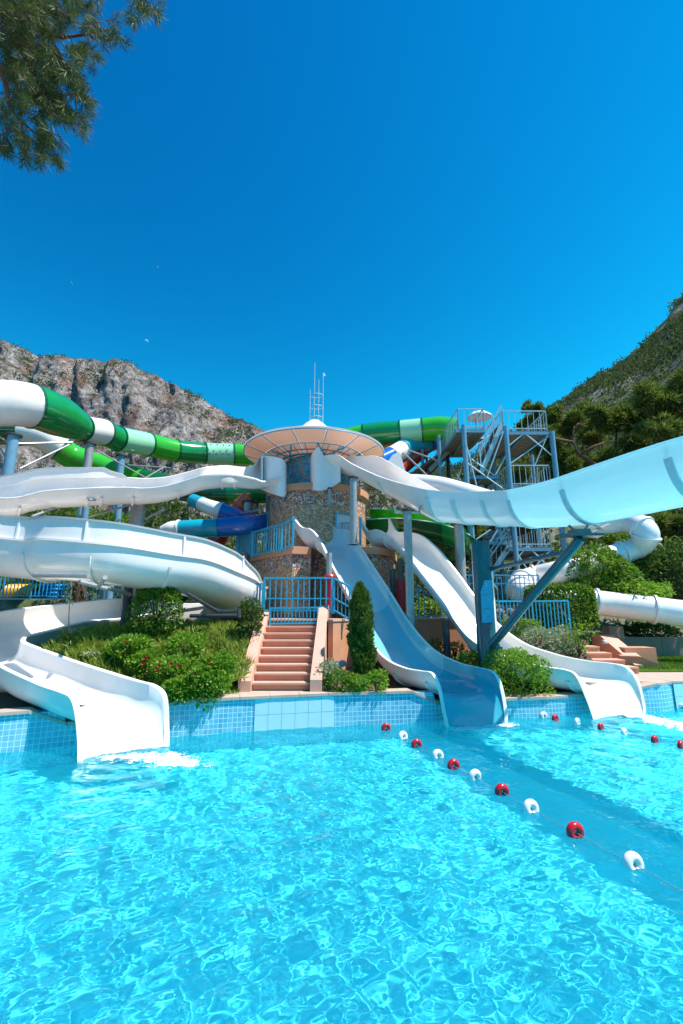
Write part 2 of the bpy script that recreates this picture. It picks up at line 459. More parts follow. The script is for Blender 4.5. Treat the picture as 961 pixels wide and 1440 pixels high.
# ------------------------------------------------------------------ leaves
rng = np.random.default_rng(11)
def leafcloud(name, C, size, m, parent=None, aspect=.45, nrm=None, up=0., sizevar=.5, fold=True, droop=0., stuff=False, dirs=None):
    """rhombic leaves at the points C (N,3)"""
    N = len(C); d = rng.normal(size=(N, 3)) if dirs is None else np.array(dirs, float)
    if nrm is not None: d = d * .8 + nrm * 1.2
    d[:, 2] += up; d /= np.linalg.norm(d, axis=1)[:, None] + 1e-9
    s = np.cross(d, rng.normal(size=(N, 3))); s /= np.linalg.norm(s, axis=1)[:, None] + 1e-9
    sz = (size * (1 + sizevar * (rng.random(N) - .5) * 2))[:, None] if np.isscalar(size) else size[:, None]
    a = C; b = C + d * sz * .5 + s * sz * aspect * .5; c = C + d * sz; c[:, 2] -= droop * sz[:, 0]; e = C + d * sz * .5 - s * sz * aspect * .5
    Vv = np.stack([a, b, c, e], 1).reshape(-1, 3); i = np.arange(N) * 4
    Fc = np.stack([i, i + 1, i + 2, i + 3], 1)
    o = raw(name, Vv, Fc, m, parent, 0)
    return o
def shell_points(N, center, rad, lumps=12, thick=.35, seed=0, squash_bottom=1.1):
    """points near a lumpy ellipsoid surface with outward normals"""
    r = np.random.default_rng(seed)
    d = r.normal(size=(N, 3)); d /= np.linalg.norm(d, axis=1)[:, None]
    d[:, 2] = np.where(d[:, 2] < -squash_bottom, -d[:, 2] * .5, d[:, 2])
    ax = r.normal(size=(lumps, 3)); ax /= np.linalg.norm(ax, axis=1)[:, None]
    bumpv = np.max(np.clip(d @ ax.T, 0, 1) ** 6, axis=1) * .42
    k = (.68 + bumpv) * (1 - thick * r.random(N) ** 2)
    return np.array(center) + d * k[:, None] * np.array(rad), d
def bush(name, label, cat, center, rad, n, size, m, group=None, stem=True, seed=None, aspect=.5, flowers=0, flower_mat=None, up=.2):
    seed = seed if seed is not None else random.randrange(9999)
    base = V((center[0], center[1], center[2] - rad[2]))
    t = thing(name, label, cat, base, group)
    C, d = shell_points(n, center, rad, 14, .5, seed)
    ex_ = min(.9, rad[2] * 1.2); C[:, 2] = np.where(d[:, 2] < -.1, C[:, 2] - (-.1 - d[:, 2]) * ex_ * .5, C[:, 2]); C[:, :2] = np.where(d[:, 2:3] < -.1, np.array(center[:2]) + (C[:, :2] - np.array(center[:2])) * (1 + .35 * (-.1 - d[:, 2:3])), C[:, :2])
    leafcloud('foliage', C, size, m, t, aspect, d, up)
    mb = MB()
    for k in range(5):
        a = random.random() * 6.28
        mb.tube([base + V((0, 0, -.05)), base + V((cos(a) * rad[0] * .25, sin(a) * rad[1] * .25, rad[2] * .8)), base + V((cos(a) * rad[0] * .45, sin(a) * rad[1] * .45, rad[2] * 1.3))], [.025, .018, .008], 5)
    part('stem', mb, M['trunk'], t)
    if flowers:
        r = np.random.default_rng(seed + 5)
        for k in range(flowers):
            dd = V((r.uniform(-.8, .8), -r.uniform(.35, 1), r.uniform(-.1, .9))).normalized()
            p = V(center) + V((dd.x * rad[0], dd.y * rad[1], dd.z * rad[2])) * 1.0
            mb = MB()
            for q in range(5):
                a = q * 2 * pi / 5; q0 = p + V((0, -.01, 0))
                u1 = V((cos(a), 0, sin(a))) * .036; u2 = V((-sin(a), 0, cos(a))) * .018
                mb.add([q0, q0 + u1 * .6 + u2 - V((0, .02, 0)), q0 + u1 - V((0, .012, 0)), q0 + u1 * .6 - u2 - V((0, .02, 0))], [(0, 1, 2, 3)])
            part('flower', mb, flower_mat, t, 0)
    return t

# ================================================================== THE SETTING
# ---- pool outline
DZ = .68
wl_px = [(-260, 1100), (-60, 1067), (0, 1060), (84, 1050.9), (89, 1050.4), (110, 1048), (216, 1038.5), (221, 1038), (232, 1037), (357, 1028), (470, 1021.5), (611, 1015.7), (615, 1015.5), (618, 1015.3)]
back = [G(x, y, 0) for x, y in wl_px]
low = [G(x, y, 0) for x, y in [(622, 1014), (700, 1010.5), (775, 1008.5), (835, 1004)]]
right = [G(x, y, 0) for x, y in [(845, 1002.5), (880, 1001.5), (897, 1000.5), (922, 1000.5), (941, 999), (949, 996.5), (1100, 991), (1350, 985)]]
line = back + low + right
xl, xr = back[0].x, 17.0
near_y = 1.1
pool_poly = [V((p.x, p.y, 0)) for p in line] + [V((18.5, 12, 0)), V((18.5, near_y, 0)), V((xl - .8, near_y, 0)), V((xl - .8, back[0].y - .5, 0))]

# ---- ground sheet with the pool cut out
BIG = 2600
outer = [V((-BIG, -BIG, 0)), V((BIG, -BIG, 0)), V((BIG, BIG, 0)), V((-BIG, BIG, 0))]
def grow(poly, d):
    out = []
    for p in poly: out.append(p)
    return out
allp = outer + pool_poly
tris = tessellate_polygon([outer, pool_poly])
gm = MB(); gm.add([(p.x, p.y, .36) for p in allp], [])
for a, b, c in tris:
    A_, B_, C_ = allp[a], allp[b], allp[c]
    if (B_ - A_).cross(C_ - A_).z < 0: b, c = c, b
    gm.f.append((a, b, c))
struct('ground', gm, M['soil'], 0)

# ---- pool shell
def tilemat(name, c1, c2, mortar, s, ms=.012):
    m, nt, b = newmat(name)
    uv = coords(nt, 'UV')
    br = nd(nt, 'ShaderNodeTexBrick'); br.offset = 0; br.squash = 1
    br.inputs['Scale'].default_value = 1; br.inputs['Mortar Size'].default_value = ms * .5; br.inputs['Brick Width'].default_value = s; br.inputs['Row Height'].default_value = s
    br.inputs['Mortar Smooth'].default_value = .1; br.inputs['Bias'].default_value = 0
    br.inputs['Color1'].default_value = (*c1, 1); br.inputs['Color2'].default_value = (*c2, 1); br.inputs['Mortar'].default_value = (*mortar, 1)
    nt.links.new(uv, br.inputs['Vector'])
    f = noise(nt, 2.2, 4, .6, uv)
    col = mix(nt, ramp(nt, f, [(.35, (0, 0, 0)), (.75, (.45,) * 3)]), br.outputs['Color'], mortar)
    nt.links.new(col, b.inputs['Base Color']); b.inputs['Roughness'].default_value = .18
    inv = nd(nt, 'ShaderNodeMath', operation='SUBTRACT'); inv.inputs[0].default_value = 1; nt.links.new(br.outputs['Fac'], inv.inputs[1])
    bump(nt, b, inv.outputs[0], .5, .004); return m
M['tiles'] = tilemat('blue_mosaic_tiles', (.05, .33, .50), (.12, .45, .60), (.50, .74, .80), .094, .013)
M['tile_panel'] = simple('pale_blue_large_tile', (.50, .72, .80), .15, var=.05, scale=3)
M['grout'] = simple('pale_blue_grout', (.36, .55, .62), .7)
M['floor_tiles'] = simple('turquoise_pool_floor', (.30, .90, .96), .5, var=.12, scale=1.2)

def wallstrip(name, pts, z0, ztop, m, label, thick=.25):
    """retaining pool wall with tiled face; thing with coping stones"""
    t = thing(name, label, 'pool wall', V((pts[0].x, pts[0].y, 0)))
    vs = []; fs = []; uv = []; s = 0
    n = len(pts)
    zt = ztop if isinstance(ztop, list) else [ztop] * n
    nr = []
    for i in range(n):
        d = (pts[min(i + 1, n - 1)] - pts[max(i - 1, 0)]); d.z = 0; d.normalize(); nr.append(V((-d.y, d.x, 0)))
    for i, p in enumerate(pts):
        if i: s += (p - pts[i - 1]).length
        for z, off in ((z0, 0), (zt[i], 0), (zt[i], thick), (z0, thick)):
            vs.append((p.x + nr[i].x * off, p.y + nr[i].y * off, z)); uv.append((s + (0 if off == 0 else 0), z))
    for i in range(n - 1):
        for k in range(3):
            a = i * 4 + k; fs.append((a, a + 4, a + 5, a + 1))
    fs.append((0, 1, 2, 3)); e = (n - 1) * 4; fs.append((e, e + 3, e + 2, e + 1))
    o = raw('tiled_face', vs, fs, m, t, 40, uv); o.cycles.is_caustics_receiver = True
    # coping stones along the top
    total = 0; seg = []
    for i in range(n - 1): seg.append((pts[i + 1] - pts[i]).length)
    L = sum(seg); k = max(1, round(L / .62)); st = L / k
    def at(sv):
        acc = 0
        for i, l in enumerate(seg):
            if sv <= acc + l + 1e-6:
                u = (sv - acc) / l; return pts[i].lerp(pts[i + 1], u), nr[i].lerp(nr[i + 1], u).normalized(), zt[i] * (1 - u) + zt[i + 1] * u
            acc += l
        return pts[-1], nr[-1], zt[-1]
    for j in range(k):
        a, na, za = at(j * st + .004); b, nb, zb = at((j + 1) * st - .004)
        dz = random.uniform(-.003, .003); q = MB()
        poly = [a - na * .035, b - nb * .035, b + nb * .34, a + na * .34]
        z = min(za, zb) if abs(za - zb) < .02 else None
        q.prism([(p.x, p.y) for p in poly], [za + .001 + dz, zb + .001 + dz, zb + .001 + dz, za + .001 + dz], [za + .055 + dz, zb + .055 + dz, zb + .055 + dz, za + .055 + dz])
        part('coping_stone', q, M['coping'], t, 20)
    return t, at
zc = DZ - .055
W1, _ = wallstrip('pool_wall', back, -1.15, [zc, zc, zc, zc, .37, .37, .37, zc, zc, zc, zc, zc, .37, .37], M['tiles'], 'long blue mosaic pool wall running from the left edge to the middle slide', .3)
lowz = [.37, .37, .38, .40, .42]
W2, _ = wallstrip('pool_wall', [back[-1] + V((.004, 0, 0))] + low, -1.15, lowz, M['tiles'], 'lower blue mosaic pool wall under the round bright green bush', .3)
W3, _ = wallstrip('pool_wall', [low[-1] + V((.005, 0, 0))] + right, -1.15, [.42, .42, .42, .50, .60, .60, .60, .60, .60], M['tiles'], 'curved blue mosaic pool wall at the right edge beside the white slide exit', .3)
# large pale tiles on the wall below the steps and at the far right
def panel(t, a, b, z0, z1, cols, rows, out=.012):
    d = (b - a); d.z = 0; L = d.length; d.normalize(); nrm = V((d.y, -d.x, 0))
    q = MB(); q.prism([(p.x, p.y) for p in (a - nrm * .002, b - nrm * .002, b + nrm * (out - .006), a + nrm * (out - .006))], z0, z1); part('grout_bed', q, M['grout'], t, 0)
    for i in range(cols):
        for j in range(rows):
            p0 = a + d * (L * i / cols + .004); p1 = a + d * (L * (i + 1) / cols - .004)
            za = z0 + (z1 - z0) * j / rows + .004; zb = z0 + (z1 - z0) * (j + 1) / rows - .004
            q = MB(); o2 = out + random.uniform(0, .003)
            q.prism([(p.x, p.y) for p in (p0 + nrm * .001, p1 + nrm * .001, p1 + nrm * o2, p0 + nrm * o2)], za, zb)
            part('tile', q, M['tile_panel'], t, 0)
pa = back[9].copy(); pb = back[10].copy()
panel(W1, pa, pb, -.33, zc - .005, 6, 3)
panel(W3, right[5] + V((.03, -.02, 0)), right[6], -.33, .595, 8, 3)

# pool floor and the near and side walls of the basin
q = MB(); ins = [V((p.x, p.y, 0)) for p in pool_poly]
tr = tessellate_polygon([ins]); q.add([(p.x, p.y, -1.1) for p in ins], [])
for a, b, c in tr:
    if (ins[b] - ins[a]).cross(ins[c] - ins[a]).z < 0: b, c = c, b
    q.f.append((a, b, c))
o = struct('pool_floor', q, M['floor_tiles'], 0); o.cycles.is_caustics_receiver = True
side = [line[-1], V((18.5, 12, 0)), V((18.5, near_y, 0)), V((xl - .8, near_y, 0)), V((xl - .8, back[0].y - .5, 0)), back[0]]
q = MB()
for i in range(len(side) - 1):
    a, b = side[i], side[i + 1]; q.add([(a.x, a.y, -1.15), (b.x, b.y, -1.15), (b.x, b.y, .62), (a.x, a.y, .62)], [(0, 1, 2, 3)])
struct('pool_basin', q, M['floor_tiles'], 0).cycles.is_caustics_receiver = True
q = MB(); q.box((3, near_y - 4.02, .6), (44, 8, .12)); struct('near_deck', q, M['coping'])

# ---- water: a real wave surface, refracting sun light to the floor
nx, ny = 900, 700
u = np.linspace(0, 1, nx); v_ = np.linspace(0, 1, ny)
ub_ = 2 * u - 1; x0_, x1_ = xl - .8, 18.5; xm = 1.2; ww = .42 * ub_ + .58 * ub_ ** 3; xs = np.where(ww < 0, xm + ww * (xm - x0_), xm + ww * (x1_ - xm)); ys = near_y + (13.2 - near_y) * v_ ** 1.15
X, Y = np.meshgrid(xs, ys); Z = np.zeros_like(X)
r_ = np.random.default_rng(3)
for k in range(90):
    lam = .075 * 12 ** (r_.random() ** 1.15); a = r_.random() * 6.283; ph = r_.random() * 6.283
    kx = cos(a) * 6.283 / lam; ky = sin(a) * 6.283 / lam
    Z += .00158 * lam ** .80 * np.sin(kx * X + ky * Y + ph + 1.6 * np.sin(.9 * X + .6 * Y + k) + 1.2 * np.sin(1.3 * Y - .5 * X + 2 * k))
# livelier towards the viewer and near the outfalls
amp = .75 + .45 * fbm(X * .35, Y * .35, 3, 5) + .35 * (1 - sstep(3, 9, Y))
Z = Z * amp
for ex, ey in ((-3.6, 8.3), (2.9, 10.3), (6.6, 11.0)):
    dd = np.hypot(X - ex, Y - ey); Z += .018 * np.exp(-dd / .9) * np.sin(dd * 14)
VV = np.stack([X, Y, Z], -1).reshape(-1, 3)
i = np.arange(nx * ny).reshape(ny, nx)
FF = np.stack([i[:-1, :-1], i[:-1, 1:], i[1:, 1:], i[1:, :-1]], -1).reshape(-1, 4)
cx = VV[FF[:, 0], 0]; cy = VV[FF[:, 0], 1]
lx = np.array([p.x for p in line]); ly = np.array([p.y for p in line])
keep = cy < np.interp(cx, lx, ly) + .12
wm, nt2, wb = newmat('pool_water')
nt2.nodes.remove(wb)
gl = nd(nt2, 'ShaderNodeBsdfGlass'); gl.inputs['IOR'].default_value = 1.33; gl.inputs['Color'].default_value = (.50, .99, 1, 1); gl.inputs['Roughness'].default_value = 0
dfw = nd(nt2, 'ShaderNodeBsdfDiffuse'); dfw.inputs[0].default_value = (.06, .80, .95, 1); mxw = nd(nt2, 'ShaderNodeMixShader'); mxw.inputs[0].default_value = .05
nt2.links.new(gl.outputs[0], mxw.inputs[1]); nt2.links.new(dfw.outputs[0], mxw.inputs[2])   # slightly aerated surface
nt2.links.new(mxw.outputs[0], nt2.nodes['Material Output'].inputs[0])
wat = finish(raw('water', VV, FF[keep], wm, None, 180), kind='structure')
wat.cycles.is_caustics_caster = True

# ---- terraces and beds
def rprof(Y):
    return .64 + .0 * Y + .75 * sstep(17.9, 18.2, Y) + 1.3 * sstep(19, 24, Y)
def hgt(X, Y):
    s = sstep(4.7, 8.0, X)
    base = (2.18) * (1 - s) + rprof(Y) * s
    hill = np.clip(Y - 27, 0, None) * .30
    hill = hill + np.clip(Y - 27, 0, 30) / 30 * (fbm(X * .09, Y * .09, 5, 9) - .5) * 7
    lft = sstep(-2, -8, X) * .72 * sstep(19.7, 19.9, Y)
    return base + hill + lft
def sheet(name, xs, ys, hf, m, zoff=0):
    X, Y = np.meshgrid(xs, ys); Z = hf(X, Y) + zoff
    ny, nx = X.shape; i = np.arange(nx * ny).reshape(ny, nx)
    F_ = np.stack([i[:-1, :-1], i[:-1, 1:], i[1:, 1:], i[1:, :-1]], -1).reshape(-1, 4)
    return raw(name, np.stack([X, Y, Z], -1).reshape(-1, 3), F_, m, None, 180)
m, nt, b = newmat('scrubby_ground')
pos = position(nt)
f1 = noise(nt, .35, 6, .65, pos); f2 = noise(nt, 2.5, 5, .6, pos)
c1 = ramp(nt, f2, [(.3, (.10, .075, .05)), (.7, (.26, .20, .15))]); c2 = ramp(nt, f2, [(.3, (.03, .05, .015)), (.7, (.09, .12, .03))])
nt.links.new(mix(nt, ramp(nt, f1, [(.42, (0, 0, 0)), (.56, (1, 1, 1))]), c1, c2), b.inputs['Base Color']); b.inputs['Roughness'].default_value = .95
bump(nt, b, f2, .8, .15); M['scrub_ground'] = m
tx = np.concatenate([np.linspace(-150, -30, 30), np.linspace(-29, 29, 140), np.linspace(30, 150, 30)])
ty = np.concatenate([np.linspace(15.12, 30, 90), np.linspace(30.5, 75, 70)])
finish(sheet('garden_ground', tx, ty, hgt, M['scrub_ground']), kind='structure')
# left bed: slopes up from the coping
def lbed(X, Y):
    y0 = np.interp(X, lx, ly)
    k = sstep(.4, 3.2, Y - y0) * sstep(-7.3, -6.3, X)
    return .66 - .32 * sstep(-4.9, -4.7, X) * sstep(-3.0, -3.2, X) * sstep(1.1, .5, Y - y0) + .92 * k + .45 * sstep(12.4, 15, Y) + (fbm(X * 2, Y * 2, 3, 2) - .5) * .06
XX = np.linspace(-14, -2.05, 90); TT = np.linspace(0, 1, 50)
Xg = np.tile(XX, (50, 1)); y0 = np.interp(Xg, lx, ly) + .28
Yg = y0 + (15.2 - y0) * TT[:, None]
i = np.arange(90 * 50).reshape(50, 90)
finish(raw('planting_bed', np.stack([Xg, Yg, lbed(Xg, Yg)], -1).reshape(-1, 3), np.stack([i[:-1, :-1], i[:-1, 1:], i[1:, 1:], i[1:, :-1]], -1).reshape(-1, 4), M['soil'], None, 180), kind='structure')
# middle bed between the stairs and the right slide
XX = np.linspace(-.3, 7.1, 70); Xg = np.tile(XX, (40, 1)); 
zl = np.interp(XX, lx, ly) + .28; Yg = zl + (15.2 - zl) * np.linspace(0, 1, 40)[:, None]
zm = np.interp(Xg, [-.3, 1.7, 2.05, 5.5, 6.2, 7.1], [.58, .56, .34, .34, .38, .6]) + .35 * sstep(11.5, 13.5, Yg) + .95 * sstep(13.0, 15.1, Yg) * sstep(3.9, 4.8, Xg) + (fbm(Xg * 2, Yg * 2, 3, 2) - .5) * .05
i = np.arange(70 * 40).reshape(40, 70)
finish(raw('middle_bed', np.stack([Xg, Yg, zm], -1).reshape(-1, 3), np.stack([i[:-1, :-1], i[:-1, 1:], i[1:, 1:], i[1:, :-1]], -1).reshape(-1, 4), M['soil'], None, 180), kind='structure')
# right deck
q = MB()
dk = [(p.x, p.y + .30) for p in right] + [(30, 12.6), (30, 14.1), (7.3, 14.1), (6.2, 12.2)]
q.prism(dk, .5, .655); struct('pool_deck', q, M['coping'])
q = MB(); q.prism([(8.6, 14.12), (40, 14.12), (40, 17.85), (8.6, 17.85)], .5, .70); struct('lawn_ground', q, M['grass'])
NG = 26000
gx = rng.uniform(8.6, 17, NG); gy = rng.uniform(14.15, 17.85, NG)
dirs = np.stack([rng.normal(0, .35, NG), rng.normal(0, .35, NG), np.ones(NG)], -1)
finish(leafcloud('lawn', np.stack([gx, gy, np.full(NG, .70)], -1), .10, M['grass'], None, .14, dirs=dirs), 'mown green lawn below the grey garden wall at right', 'lawn', None, 'stuff')

# ---- steps in front, with cheek walls
st = thing('staircase', 'terracotta garden staircase of nine steps between sloping cheek walls, left of the conifer', 'stairs', G(390, 962, DZ))
y0s = 10.75; y1s = 13.25; nst = 9; rise = 1.5 / nst
bl = P(345, 960, 10.75).x; 
def lerp(a, b, t): return a + (b - a) * t
XL0, XR0 = P(357, 960, y0s).x, P(434, 960, y0s).x      # foot
XL1, XR1 = P(378, 868, y1s).x, P(447, 868, y1s).x      # head
for k in range(nst):
    ya = lerp(y0s, y1s, k / nst); z = DZ + rise * (k + 1)
    a0 = lerp(XL0, XL1, k / nst); a1 = lerp(XR0, XR1, k / nst)
    q = MB(); q.box(((a0 + a1) / 2, (ya + y1s + .3) / 2 + .02, z - rise / 2 - .02), (a1 - a0 + .1, y1s + .3 - ya - .04, rise - .04))
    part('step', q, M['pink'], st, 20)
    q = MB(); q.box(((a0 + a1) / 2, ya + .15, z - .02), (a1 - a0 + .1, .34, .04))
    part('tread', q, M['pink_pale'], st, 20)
def cheek(xa, xb, ya, yb, za, zb, wd, h, m=M['pink_pale']):
    q = MB()
    pr = [(ya - .15, DZ - .1), (yb + .3, DZ - .1), (yb + .3, zb + h), (yb, zb + h), (ya - .1, za + h * .35), (ya - .15, za + h * .2)]
    n = len(pr); 
    def X(y): return lerp(xa, xb, (y - ya) / (yb - ya))
    vs = [(X(y) - wd / 2, y, z) for y, z in pr] + [(X(y) + wd / 2, y, z) for y, z in pr]
    fs = [tuple(range(n))[::-1], tuple(range(n, 2 * n))] + [(k, (k + 1) % n, (k + 1) % n + n, k + n) for k in range(n)]
    q.add(vs, fs); return q
part('cheek_wall', cheek(XL0 - .18, XL1 - .12, y0s, y1s, DZ + rise, 2.18, .28, .28), M['pink_pale'], st, 20)
part('cheek_wall', cheek(XR0 + .18, XR1 + .17, y0s, y1s, DZ + rise, 2.18, .26, .40), M['pink_pale'], st, 20)
q = MB(); q.prism([(x_, float(np.interp(x_, lx, ly)) + .31) for x_ in (-2.55, -1.9, -1.0, -.5, -.1)] + [(-.1, 10.74), (-2.3, 10.74)], .45, DZ - .004); struct('stair_landing', q, M['coping'])
# paving slabs of the landing
q = MB()
# retaining wall behind the middle bed
rw = thing('retaining_wall', 'terracotta retaining wall behind the conifer and the blue slide', 'wall', (XR1 + .3, 13.3, .5))
wp = [(XR1 + .32, 12.5), (XR1 + .45, 12.45), (XR1 + 1.0, 13.3), (XR1 + 1.9, 14.3), (2.2, 14.7), (2.8, 15.0), (4.2, 15.05), (4.6, 15.1), (4.6, 15.4), (-.4, 15.4), (XR1 + .32, 15.3)]
q = MB(); q.prism([(XL1 - .5, 13.56), (XR1 + .315, 13.56), (XR1 + .315, 15.4), (XL1 - .5, 15.4)], 1.2, 2.185); struct('stair_head_paving', q, M['coping'])
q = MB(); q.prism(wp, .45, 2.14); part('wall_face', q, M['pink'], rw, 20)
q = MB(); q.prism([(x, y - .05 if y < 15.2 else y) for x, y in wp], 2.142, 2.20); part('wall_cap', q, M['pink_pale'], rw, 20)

# ---- right hand steps
s2 = thing('staircase', 'short terracotta staircase with tall sloping cheek walls beside the lawn', 'stairs', G(880, 945, .66))
ra0 = 13.75; ra1 = 16.3
xl0, xr0 = P(835, 940, ra0).x, P(888, 940, ra0).x
for k in range(6):
    ya = lerp(ra0, ra1, k / 6); z = .66 + .16 * (k + 1)
    sh = -.35 * k
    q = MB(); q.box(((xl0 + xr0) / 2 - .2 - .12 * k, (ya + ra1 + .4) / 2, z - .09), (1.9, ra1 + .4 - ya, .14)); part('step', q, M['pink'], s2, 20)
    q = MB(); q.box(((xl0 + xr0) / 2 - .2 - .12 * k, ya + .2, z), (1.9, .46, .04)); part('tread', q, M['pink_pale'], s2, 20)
def pxcheek(front, backp, zf, zb, wd, dz=.12, zb0=.5):
    """sloped wall from front foot to back head, world points"""
    a = V(front); b = V(backp); d = (b - a); d.z = 0; d.normalize(); s = V((-d.y, d.x, 0)) * wd / 2
    vs = []
    for sg in (-1, 1):
        for p, z in ((a, zb0), (a, zf), (b, zb), (b + d * .5, zb), (b + d * .5, zb0)): vs.append((p.x + s.x * sg, p.y + s.y * sg, z))
    return MB().add(vs, [(0, 1, 2, 3, 4), (9, 8, 7, 6, 5)] + [(k, (k + 1) % 5, (k + 1) % 5 + 5, k + 5) for k in range(5)])
f0 = G(905, 938, .74); h0 = P(853, 893, 16.4)
part('cheek_wall', pxcheek(f0, h0, .80, h0.z, .50), M['pink_pale'], s2, 20)
f1 = G(940, 941, .68); h1 = P(897, 922, 14.9)
part('cheek_wall', pxcheek(f1, h1, .72, h1.z, .5), M['pink'], s2, 20)
q = MB(); c = P(893, 915, 15.6); q.box((c.x, c.y, .95), (1.0, .6, .62)); part('pedestal', q, M['pink'], s2, 20)
gw = thing('garden_wall', 'low grey rendered wall behind the lawn at the right edge', 'wall', (9, 18, .6))
xa = P(858, 895, 17.9).x; xb = 20
for k in range(5):
    a = lerp(xa, xb, k / 5); b2 = lerp(xa, xb, (k + 1) / 5) - .012
    q = MB(); q.box(((a + b2) / 2, 18.05, (.55 + 1.45) / 2), (b2 - a, .28, .9)); part('wall_panel', q, M['greywall'], gw, 20)
c = P(868, 885, 18.2); q = MB(); q.box((c.x, 18.5, 1.45), (.55, .5, .75)); solo('stone_pedestal', q, M['pink_pale'], 'small square pale block behind the grey garden wall, under the white tube', 'block')

# ================================================================== MOUNTAINS
def rockmat():
    m, nt, b = newmat('limestone_cliff')
    g = nt.nodes.new('ShaderNodeNewGeometry'); pos = g.outputs['Position']
    mp = nd(nt, 'ShaderNodeMapping'); mp.inputs['Scale'].default_value = (1, 1, .38); nt.links.new(pos, mp.inputs[0])
    f1 = noise(nt, .045, 8, .68, mp.outputs[0]); f2 = noise(nt, .20, 8, .7, mp.outputs[0]); f3 = noise(nt, .011, 4, .6, pos); f4 = noise(nt, .09, 7, .75, pos)
    rock = ramp(nt, f2, [(.30, (.07, .062, .058)), (.44, (.24, .21, .195)), (.58, (.42, .385, .36)), (.75, (.60, .56, .53))])
    red = ramp(nt, f2, [(.3, (.18, .07, .045)), (.7, (.45, .21, .15))])
    rock = mix(nt, ramp(nt, f1, [(.51, (0, 0, 0)), (.65, (.85,) * 3)]), rock, red)
    f5 = noise(nt, .5, 6, .8, mp.outputs[0], .6); rock = mix(nt, .8, rock, ramp(nt, f5, [(.38, (.22, .2, .2)), (.5, (.8, .8, .8)), (.65, (1.15, 1.12, 1.1))]), 'MULTIPLY')
    veg = ramp(nt, f4, [(.3, (.015, .024, .01)), (.7, (.055, .07, .025))])
    sep = nd(nt, 'ShaderNodeSeparateXYZ'); nt.links.new(g.outputs['Normal'], sep.inputs[0])
    ad = nd(nt, 'ShaderNodeMath', operation='ADD'); nt.links.new(sep.outputs[2], ad.inputs[0]); nt.links.new(f4, ad.inputs[1])
    vm = ramp(nt, ad.outputs[0], [(1.06, (0, 0, 0)), (1.16, (1, 1, 1))])
    ad.use_clamp = False
    dv = nd(nt, 'ShaderNodeMath', operation='MULTIPLY'); dv.inputs[1].default_value = .5; nt.links.new(ad.outputs[0], dv.inputs[0])
    vm = ramp(nt, dv.outputs[0], [(.56, (0, 0, 0)), (.64, (1, 1, 1))])
    nt.links.new(mix(nt, vm, rock, veg), b.inputs['Base Color']); b.inputs['Roughness'].default_value = .95; b.inputs['Specular IOR Level'].default_value = .1
    bump(nt, b, f2, 1.0, 4.0); return m
M['rock'] = rockmat()
m, nt, b = newmat('forested_slope')
pos = position(nt); f1 = noise(nt, .12, 8, .7, pos); f2 = noise(nt, .018, 5, .6, pos)
gcol = ramp(nt, f1, [(.3, (.04, .06, .03)), (.5, (.09, .115, .055)), (.7, (.17, .19, .10))])
rk = ramp(nt, f1, [(.35, (.10, .095, .09)), (.7, (.36, .34, .32))])
nt.links.new(mix(nt, ramp(nt, f2, [(.54, (0, 0, 0)), (.62, (.9,) * 3)]), gcol, rk), b.inputs['Base Color']); b.inputs['Roughness'].default_value = .95; b.inputs['Specular IOR Level'].default_value = .1
bump(nt, b, f1, 1.0, 5.0); M['forest'] = m

